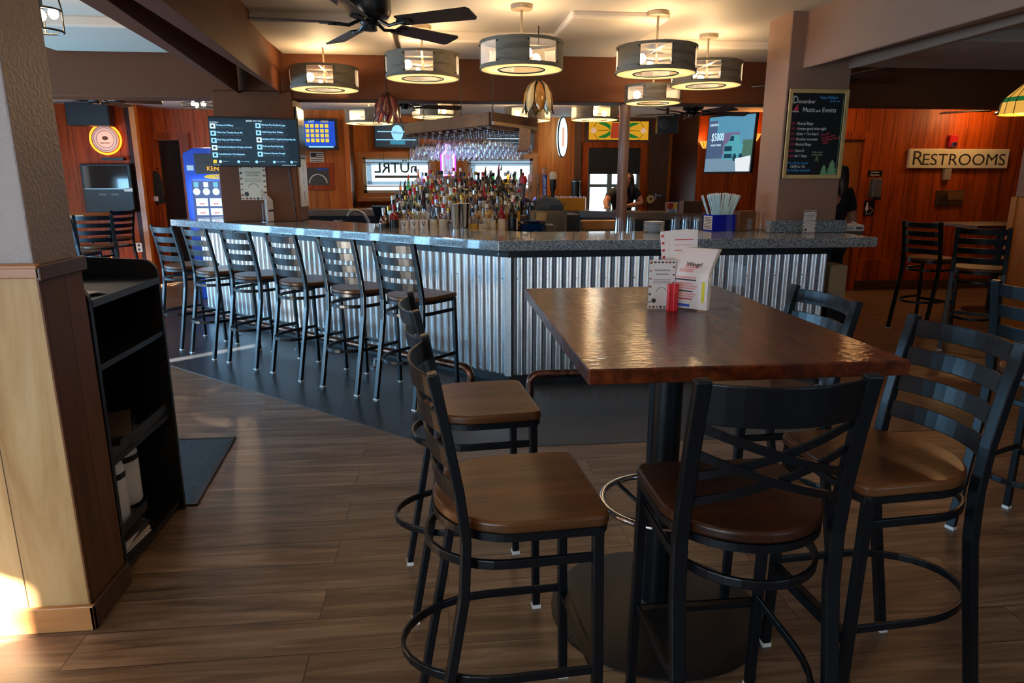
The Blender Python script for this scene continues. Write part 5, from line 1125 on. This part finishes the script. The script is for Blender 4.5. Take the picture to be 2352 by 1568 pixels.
# beer taps
tt = thing('tap_tower', 'steel beer tap tower with blue-lit domes', 'beer tap tower', (pt(1246, 440, y=6.86).x, 6.86, 1.161))
MB().box(-.17, .15, -.05, .05, .07, .11).build('rail', K['steel'], tt, bevel=.01)
for x in (-.13, .12): MB().lathe([(.03, 0), (.03, .075)], 14, (x, 0, 0)).build('leg', K['steel'], tt)
for x in (-.05, .05): MB().ball((x, .03, .125), .04, 12, 8).build('lit_dome', emis('blue dome', (.08, .12, 1, 1), 3), tt)
def tap(px, lb, prof, mt, topm=None, txt=None, tm=None, hh=.3):
    p = pt(px, 440, y=6.78); t = thing('beer_tap', lb, 'tap handle', (p.x, 6.785, 1.245), group='beer taps')
    MB().tube([(0, -.0, .0), (0, -.0, .07)], .009, 8).build('stem', K['chrome'], t)
    top = prof[-1][1]
    MB().lathe(prof+[(0, top)], 12, m=M.Translation((0, 0, .06)) @ M.Diagonal((1, .6, 1, 1))).build('grip', mt, t, smooth=True)
    if topm: MB().lathe([(prof[-1][0], top-.05), (prof[-1][0]*1.25, top-.02), (prof[-1][0]*.9, top+.02), (0, top+.025)], 12, m=M.Translation((0, 0, .06)) @ M.Diagonal((1, .6, 1, 1))).build('finial', topm, t, smooth=True)
    if txt: text('lettering', txt, .034, tm, t, (0, -.022, .06+top*.45), (PI/2, -PI/2, 0))
twood = wood('tap wood', hx(120, 76, 38), hx(160, 108, 60), (12, 12, 2), .4)
tap(1203, 'tap handle with tapered grey body and red top', [(.012, 0), (.016, .1), (.028, .2)], plain('grey grip', hx(90, 80, 84), .4), K['redp'])
tap(1218, 'tan paddle tap handle with round pale top', [(.022, 0), (.022, .22)], plain('tan grip', hx(184, 140, 110), .5), plain('pink top', hx(222, 190, 190), .5), 'ALE', K['inkd'])
tap(1236, 'wooden tap handle beside the blue one', [(.02, 0), (.026, .22)], twood, twood, 'AMBER', K['inkd'])
tap(1251, 'tall blue tap handle lettered BUD LIGHT', [(.022, 0), (.024, .28)], plain('tap blue', hx(12, 50, 160), .3), twood, 'BUD LIGHT', K['white'])
tap(1270, 'black flared tap handle with cream top, rightmost of the taps', [(.012, 0), (.016, .07), (.028, .1), (.034, .24)], K['blkp'], K['paperk'])
# far counter: yellow crate, tiny tumblers, condiment glasses
p = pt(1306, 483, z=BT); t = thing('beer_crate', 'yellow crate of small glasses on the far bar counter', 'crate', p+V((0, .17, 0)), -.25)
ye = plain('yellow crate plastic', hx(226, 150, 16), .4)
MB().box(-.26, .26, -.15, -.14, 0, .16).box(-.26, .26, .14, .15, 0, .16).box(-.26, -.25, -.14, .14, 0, .16).box(.25, .26, -.14, .14, 0, .16).box(-.25, .25, -.14, .14, 0, .01).build('shell', ye, t); text('lettering', 'CERVEZA', .05, plain('brown print', hx(96, 50, 10), .5), t, (-.10, -.1512, .085))
sg = None
for i in range(8):
    for j in range(2):
        if sg is None: sg = MB().lathe([(.026, 0), (.03, .17), (.028, .17), (.024, .004), (0, .004)], 10).build('beer_glass', K['glass'], smooth=True); q = sg
        else: q = sg.copy(); C.objects.link(q)
        q.location = t.location + M.Rotation(-.25, 3, 'Z') @ V((-.22+.063*i, -.07+.14*j, .011)); tag(q, 'small clear glass standing in the yellow crate, %s from left in its %s row' % (ordn[i], ['front', 'rear'][j]), 'glass', 'small glasses in the yellow crate')
for i, (px, col, lb) in enumerate([(1533, hx(190, 96, 30), 'small glass of orange-brown garnish on the far counter'), (1542, hx(196, 36, 12), 'small glass of red cherries on the far counter'), (1552, hx(226, 178, 20), 'small glass of yellow lemon garnish on the far counter')]):
    p = pt(px, 489, z=BT); t = thing('garnish_glass', lb, 'glass', p+V((.02, .08, 0)), group='garnish glasses on the far counter')
    MB().lathe([(.026, 0), (.030, .13), (.0285, .13), (.024, .01), (0, .01)], 12).build('glass', K['glass'], t, smooth=True); MB().lathe([(.0, .045), (.0245, .045), (.027, .115), (0, .118)], 12).build('garnish', plain('garnish', col, .4), t, smooth=True)
b = MB().box(-.12, .12, -.08, .08, 0, .14).build('wooden_box', K['darktrim'], None, loc=pt(1590, 490, z=BT)+V((.05, .2, 0))); tag(b, 'low dark wooden box on the far counter behind the straws', 'box')
# under the far counter: sink hose, cups, papers
wk = MB().box(-2.0, 1.0, 8.75, 9.3, .003, .90).build('work_counter', plain('dark steel work counter', hx(30, 28, 28), .4)); tag(wk, 'dark steel work counter under the far countertop', 'counter')
def hose(): 
    p = pt(805, 480, y=8.9); t = thing('soda_gun', 'bar soda gun hanging from a grey hose under the far counter', 'soda gun', (p.x, 8.95, .901))
    MB().tube([(.22, 0, .0), (.21, 0, .08), (.15, 0, .17), (.06, 0, .21)], .02, 8).build('hose', K['steel'], t, smooth=True); MB().tube([(.06, 0, .21), (.0, 0, .20), (-.05, 0, .14)], [.022, .028, .014], 8).build('gun', K['canopy'], t, smooth=True)
hose()
wk2 = MB().box(1.05, 2.2, 8.0, 8.5, .003, .90).build('work_counter', plain('dark steel side counter', hx(30, 28, 28), .4)); tag(wk2, 'dark steel side counter by the brown pole inside the bar', 'counter')
for px, lb, r, hh in [(740, 'white stack of coffee filters under the far counter', .06, .07), (776, 'small cloudy tub under the far counter', .06, .09), (1380, 'round steel bowl under the far counter', .10, .07)]:
    p = pt(px, 505, y=8.9 if px < 1000 else 8.25); b = MB().lathe([(r*.7, 0), (r, hh), (r*.95, hh), (r*.6, .01), (0, .01)], 16).build('bowl', plain('off white tub', hx(150, 140, 134), .4), None, smooth=True, loc=(p.x, 8.92 if px < 1000 else 8.25, .901)); tag(b, lb, 'tub')
for px, lb, col in [(1310, 'grey folded cloth pile under the far counter, beside the till', hx(120, 120, 122)), (1360, 'small tan cardboard box under the far counter left of the pole', hx(190, 140, 84)), (1402, 'little cream carton under the far counter against the pole', hx(206, 160, 110))]:
    p = pt(px, 505, y=8.25); b = MB().box(-.12, .12, -.1, .1, 0, .11).build('carton', plain('carton', col, .7), None, loc=(p.x, 8.25, .901), bevel=.01); tag(b, lb, 'box')
# crates at the open right end of the bar
b = MB().box(-.07, .09, -.12, .12, 0, .55).build('crate', K['blkm'], None, loc=(3.06, 5.06, 0), bevel=.005); tag(b, 'black crate standing at the right end of the bar front', 'crate')
b = MB().box(-.06, .08, -.1, .1, 0, .30).build('carton', plain('cardboard', hx(150, 130, 100), .8), None, loc=(3.05, 5.06, .551), bevel=.004); tag(b, 'pale cardboard carton on the black crate under the granite overhang', 'box')

# ------------------------------------------------------------------ hanging glass rack
kz = 2.0
kc = pt(1126, 272, y=6.35); kl = pt(932, 302, y=7.75); kr_ = pt(1232, 287, y=7.05); kz0 = kc.z
rk = thing('glass_rack', 'dark wooden stemware rack hanging on chains above the liquor bottles', 'glass rack', (0, 0, 0))
kc, kl, kr_ = V((kc.x, kc.y, kz0)), V((kl.x, kl.y, kz0)), V((kr_.x, kr_.y, kz0))
bk = kl+(kr_-kc)
for a, b in ((kl, kc), (kc, kr_), (kr_, bk), (bk, kl)):
    MB().sweep([a, b], .03, .11, (0, 0, 1)).build('board', K['darktrim'], rk)
NS = 11
for i in range(NS+1):
    u = (i+.2)/(NS+.4); a = kl.lerp(kc, u); b = bk.lerp(kr_, u)
    MB().sweep([a+V((0, 0, -.075)), b+V((0, 0, -.075))], .035, .02, (0, 0, 1)).build('slot_rail', K['darktrim'], rk)
for q, zt in ((kc.lerp(kr_, .05), 2.64), (kl.lerp(kc, .25), 2.5), (kl.lerp(kc, .7), 2.5), (kr_, 2.5)):
    n = 14; MB().tube([(q.x+.008*(-1)**i, q.y, kz0+.05+(zt-kz0-.05)*i/n) for i in range(n+1)], .005, 5).build('chain', K['blkp'], rk)
MB().sweep([kc+V((.02, -.03, -.04)), kr_+V((0, -.03, -.04))], .012, .03, (0, 0, 1)).build('ticket_rail', K['canopy'], rk)
gw = None; cnt = 0
for i in range(NS):
    for j in range(9):
        u = (i+.7)/(NS+.4); a = kl.lerp(kc, u); b = bk.lerp(kr_, u); q = a.lerp(b, (j+.5)/9)
        if gw is None:
            gw = thing('wine_glass', 'x', 'glass', (0, 0, 0))
            MB().lathe([(.033, 0), (.033, -.002), (.005, -.006), (.0045, -.07), (.012, -.082), (.034, -.105), (.040, -.14), (.034, -.19), (.0325, -.19), (.0385, -.14), (.030, -.105), (.0, -.088)], 14).build('bowl_and_stem', K['stem'], gw, smooth=True); g_ = gw
        else:
            g_ = gw.copy(); C.objects.link(g_); c_ = gw.children[0].copy(); C.objects.link(c_); c_.parent = g_
        g_.location = (q.x, q.y, kz0-.062); s_ = 1.15+.25*((i*7+j*3) % 3 == 0); g_.scale = (1.1, 1.1, s_)
        tag(g_, 'stemmed glass hanging upside down, %s along slot %s counted from the left' % (ordn[j], ordn[i]), 'glass', 'stemware hanging from the rack'); cnt += 1
sp_ = kc.lerp(kr_, .72)+V((0, -.055, -.05))
b = sheet([(0, 0), (0, -.10), (.006, -.16), (.02, -.205), (.035, -.22)], .22).build('order_slip', speckle('printed slip', [(.3, hx(170, 140, 124)), (.55, hx(206, 180, 160)), (.9, hx(214, 188, 170))], 140, .7), None, loc=sp_, rot=(0, 0, math.atan2(kr_.y-kc.y, kr_.x-kc.x))); tag(b, 'printed paper slip hanging off the right end of the stemware rack', 'paper')

# ------------------------------------------------------------------ left back: high tables and stools in the sun
p = pt(185, 489, y=9.35)
t = thing('pub_table', 'small oak-topped high table in the left back corner by the neon ring', 'table', (p.x-.25, 9.35, 0))
MB().box(-.45, .45, -.35, .35, 1.03, 1.07).build('tabletop', K['oak_h'], t, bevel=.005); MB().lathe([(.05, .02), (.05, 1.03)], 16).build('pedestal', K['blk'], t, smooth=True); MB().lathe([(.28, 0), (.28, .01), (.06, .04)], 24).build('base_disc', K['blk'], t)
for px, yy, rz, lb in [(222, 8.55, .35, 'ladder-back stool at the oak high table in the left back corner, right one'), (262, 9.75, 1.2, 'ladder-back stool between the oak high table and the bar row'), (160, 7.85, -.25, 'sunlit ladder-back stool at the oak high table, partly behind the pillar')]:
    q = pt(px, 540, y=yy); dup(st, (q.x, yy, 0), rz, lb, 'stools in the left back corner')
t = thing('pub_table', 'dark high table beyond the stools near the restroom wall', 'table', (6.35, 7.2, 0))
MB().box(-.6, .35, -.35, .35, .98, 1.01).build('tabletop', K['darktrim'], t, bevel=.005); MB().lathe([(.05, .02), (.05, .98)], 16).build('pedestal', K['blk'], t, smooth=True); MB().lathe([(.28, 0), (.28, .01), (.06, .04)], 24).build('base_disc', K['blk'], t)

# ------------------------------------------------------------------ people
def skin_body(name, nodes, edges, mat, parent, sub=2):
    """nodes: {key: (xyz, radius or (rx, ry))}"""
    ks = list(nodes); me = bpy.data.meshes.new(name); me.from_pydata([nodes[k][0] for k in ks], [(ks.index(a), ks.index(b)) for a, b in edges], [])
    me.materials.append(mat); o = bpy.data.objects.new(name, me); C.objects.link(o); o.parent = parent
    o.modifiers.new('skin', 'SKIN'); sl = me.skin_vertices
    if not sl: return o
    for i, k in enumerate(ks):
        r = nodes[k][1]; sl[0].data[i].radius = r if isinstance(r, tuple) else (r, r); sl[0].data[i].use_root = (i == 0)
    o.modifiers['skin'].use_smooth_shade = True
    sb_ = o.modifiers.new('sub', 'SUBSURF'); sb_.levels = sub; sb_.render_levels = sub
    return o
SK = plain('skin', hx(186, 128, 100), .5); HAIR = plain('dark hair', hx(36, 24, 18), .6, bump=.6, bscale=60); SHIRT = plain('black t-shirt', hx(18, 20, 22), .85); JEAN = plain('dark trousers', hx(24, 26, 32), .85)
def hand(nodes, edges, wrist, key, d, side, L=.17):
    """palm, four fingers of different lengths and a thumb that leaves the side of the palm"""
    d = V(d).normalized(); up = V((0, 0, 1)); sd_ = d.cross(up).normalized()*side
    w_ = V(nodes[wrist][0]); pc = w_+d*L*.28
    nodes[key+'p'] = (tuple(pc), (.030, .018)); edges.append((wrist, key+'p'))
    for i, (o_, ln) in enumerate([(-.027, .36), (-.009, .43), (.009, .41), (.026, .32)]):
        a = pc+d*L*.22+sd_*o_; b = a+d*L*ln*.55+V((0, 0, -.004)); e = a+d*L*ln+V((0, 0, -.014))
        for s_, q, r in (('a', a, .0095), ('b', b, .0085), ('c', e, .007)): nodes['%sf%d%s' % (key, i, s_)] = (tuple(q), r)
        edges += [(key+'p', '%sf%da' % (key, i)), ('%sf%da' % (key, i), '%sf%db' % (key, i)), ('%sf%db' % (key, i), '%sf%dc' % (key, i))]
    a = pc-d*L*.10-sd_*.034; b = a+d*L*.22-sd_*.016
    nodes[key+'ta'] = (tuple(a), .0105); nodes[key+'tb'] = (tuple(b), .0085); edges += [(key+'p', key+'ta'), (key+'ta', key+'tb')]
def person(label, J, hair_back):
    t = thing('person', label, 'person', (J['pelvis'][0], J['pelvis'][1], 0)); off = V((J['pelvis'][0], J['pelvis'][1], 0))
    P = {k: tuple(V(v)-off) for k, v in J.items()}
    R = dict(pelvis=(.145, .10), waist=(.125, .09), chest=(.15, .105), neckb=(.065, .06), neck=.052, head0=(.062, .07), head1=(.078, .092), head2=(.06, .075), shL=.062, elL=.042, wrL=.027, shR=.062, elR=.042, wrR=.027, hipL=.085, knL=.058, anL=.04, toL=.035, hipR=.085, knR=.058, anR=.04, toR=.035)
    N = {k: (P[k], R[k]) for k in R if k in P}
    E = [('pelvis', 'waist'), ('waist', 'chest'), ('chest', 'neckb'), ('neckb', 'neck'), ('neck', 'head0'), ('head0', 'head1'), ('head1', 'head2'), ('chest', 'shL'), ('shL', 'elL'), ('elL', 'wrL'), ('chest', 'shR'), ('shR', 'elR'), ('elR', 'wrR'), ('pelvis', 'hipL'), ('hipL', 'knL'), ('knL', 'anL'), ('anL', 'toL'), ('pelvis', 'hipR'), ('hipR', 'knR'), ('knR', 'anR'), ('anR', 'toR')]
    hand(N, E, 'wrL', 'L', V(P['wrL'])-V(P['elL'])*1+V((0, 0, .6*(P['elL'][2]-P['wrL'][2]))), 1); hand(N, E, 'wrR', 'R', V(P['wrR'])-V(P['elR'])+V((0, 0, .6*(P['elR'][2]-P['wrR'][2]))), -1)
    body = skin_body('body', N, E, SK, t)
    # face: nose, eyes, mouth, ears on the side the head looks to
    f = V(J['face']).normalized(); s_ = f.cross(V((0, 0, 1))).normalized(); h = V(P['head1'])
    MB().ball(h+f*.098+V((0, 0, -.012)), .013, 8, 6, (1, 1, 1.5)).build('nose', SK, t, smooth=True)
    for k in (-1, 1):
        MB().ball(h+f*.084+s_*.031*k+V((0, 0, .018)), .011, 8, 6).build('eye', plain('eye', hx(40, 30, 26), .2), t, smooth=True)
        MB().ball(h+s_*.080*k+V((0, 0, .0)), .022, 8, 6, (.5, .8, 1.3)).build('ear', SK, t, smooth=True)
    MB().ball(h+f*.086+V((0, 0, -.05)), .018, 8, 5, (1.1, .6, .3)).build('mouth', plain('lips', hx(150, 80, 72), .5), t, smooth=True)
    # hair: cap plus long locks down to the shoulders
    hb = h-f*.018+V((0, 0, .03))
    HN = {'t': (tuple(hb+V((0, 0, .045))), (.088, .09)), 'b': (tuple(hb-f*.035+V((0, 0, -.03))), (.088, .075)), 'c': (tuple(hb-f*.055+V((0, 0, -.14))), (.085, .05)), 'd': (tuple(hb-f*.05+V((0, 0, -.26))), (.09, .035)),
          'l1': (tuple(hb+s_*.075+V((0, 0, -.05))), (.03, .045)), 'l2': (tuple(hb+s_*.088+V((0, 0, -.17))), (.032, .04)), 'l3': (tuple(hb+s_*.085+V((0, 0, -.27))), .02), 'r1': (tuple(hb-s_*.075+V((0, 0, -.05))), (.03, .045)), 'r2': (tuple(hb-s_*.088+V((0, 0, -.17))), (.032, .04)), 'r3': (tuple(hb-s_*.085+V((0, 0, -.27))), .02)}
    skin_body('hair', HN, [('t', 'b'), ('b', 'c'), ('c', 'd'), ('b', 'l1'), ('l1', 'l2'), ('l2', 'l3'), ('b', 'r1'), ('r1', 'r2'), ('r2', 'r3')], HAIR, t)
    g = .012
    mid = lambda a, b, u: tuple(V(P[a]).lerp(V(P[b]), u))
    SN = {'pelvis': (P['pelvis'], (.155, .115)), 'waist': (P['waist'], (.142, .105)), 'chest': (P['chest'], (.165, .12)), 'neckb': (P['neckb'], (.075, .07)), 'shL': (P['shL'], .077), 'slL': (mid('shL', 'elL', .72), .060), 'shR': (P['shR'], .077), 'slR': (mid('shR', 'elR', .72), .060)}
    skin_body('shirt', SN, [('pelvis', 'waist'), ('waist', 'chest'), ('chest', 'neckb'), ('chest', 'shL'), ('shL', 'slL'), ('chest', 'shR'), ('shR', 'slR')], SHIRT, t)
    TN = {'pelvis': (tuple(V(P['pelvis'])+V((0, 0, -.03))), (.152, .112)), 'hipL': (P['hipL'], .098), 'knL': (P['knL'], .07), 'anL': (P['anL'], .055), 'hipR': (P['hipR'], .098), 'knR': (P['knR'], .07), 'anR': (P['anR'], .055)}
    skin_body('trousers', TN, [('pelvis', 'hipL'), ('hipL', 'knL'), ('knL', 'anL'), ('pelvis', 'hipR'), ('hipR', 'knR'), ('knR', 'anR')], JEAN, t)
    for k in 'LR':
        a, b = V(P['an'+k]), V(P['to'+k]); skin_body('shoe', {'a': (tuple(V((a.x, a.y, .055))), .05), 'b': (tuple(V((b.x, b.y, .045))), (.05, .04))}, [('a', 'b')], K['blkp'], t, 1)
    return t
hl, hr2 = pt(1380, 479, z=1.12), pt(1455, 479, z=1.12)
person('person in a black t-shirt leaning on the far bar behind the brown pole', dict(pelvis=(2.66, 9.98, .93), waist=(2.65, 9.90, 1.08), chest=(2.63, 9.76, 1.25), neckb=(2.62, 9.68, 1.36), neck=(2.62, 9.655, 1.40), head0=(2.62, 9.62, 1.44), head1=(2.62, 9.60, 1.51), head2=(2.62, 9.61, 1.57),
    shL=(2.45, 9.70, 1.31), elL=(2.32, 9.55, 1.19), wrL=(hl.x+.10, hl.y+.12, 1.135), shR=(2.80, 9.72, 1.31), elR=(2.86, 9.62, 1.16), wrR=(hr2.x, 9.36, 1.125), hipL=(2.56, 9.99, .86), knL=(2.55, 9.96, .48), anL=(2.55, 10.02, .09), toL=(2.53, 9.85, .045), hipR=(2.76, 9.99, .86), knR=(2.77, 9.96, .48), anR=(2.77, 10.02, .09), toR=(2.79, 9.85, .045), face=(-.1, -1, -.25)), True)
q = pt(1908, 470, y=6.35)
x, y = q.x, q.y
person('person in black with long dark hair standing mostly hidden behind the chalkboard column', dict(pelvis=(x, y, .93), waist=(x, y, 1.06), chest=(x, y, 1.24), neckb=(x, y-.01, 1.40), neck=(x, y-.02, 1.44), head0=(x, y-.03, 1.49), head1=(x, y-.04, 1.56), head2=(x, y-.03, 1.63),
    shL=(x-.17, y, 1.36), elL=(x-.22, y-.02, 1.10), wrL=(x-.10, y-.16, 1.0), shR=(x+.17, y, 1.36), elR=(x+.23, y-.02, 1.10), wrR=(x+.12, y-.16, 1.0), hipL=(x-.09, y, .86), knL=(x-.09, y-.02, .48), anL=(x-.09, y+.03, .09), toL=(x-.10, y-.12, .045), hipR=(x+.09, y, .86), knR=(x+.09, y-.02, .48), anR=(x+.09, y+.03, .09), toR=(x+.10, y-.12, .045), face=(-1, -.2, 0)), True)
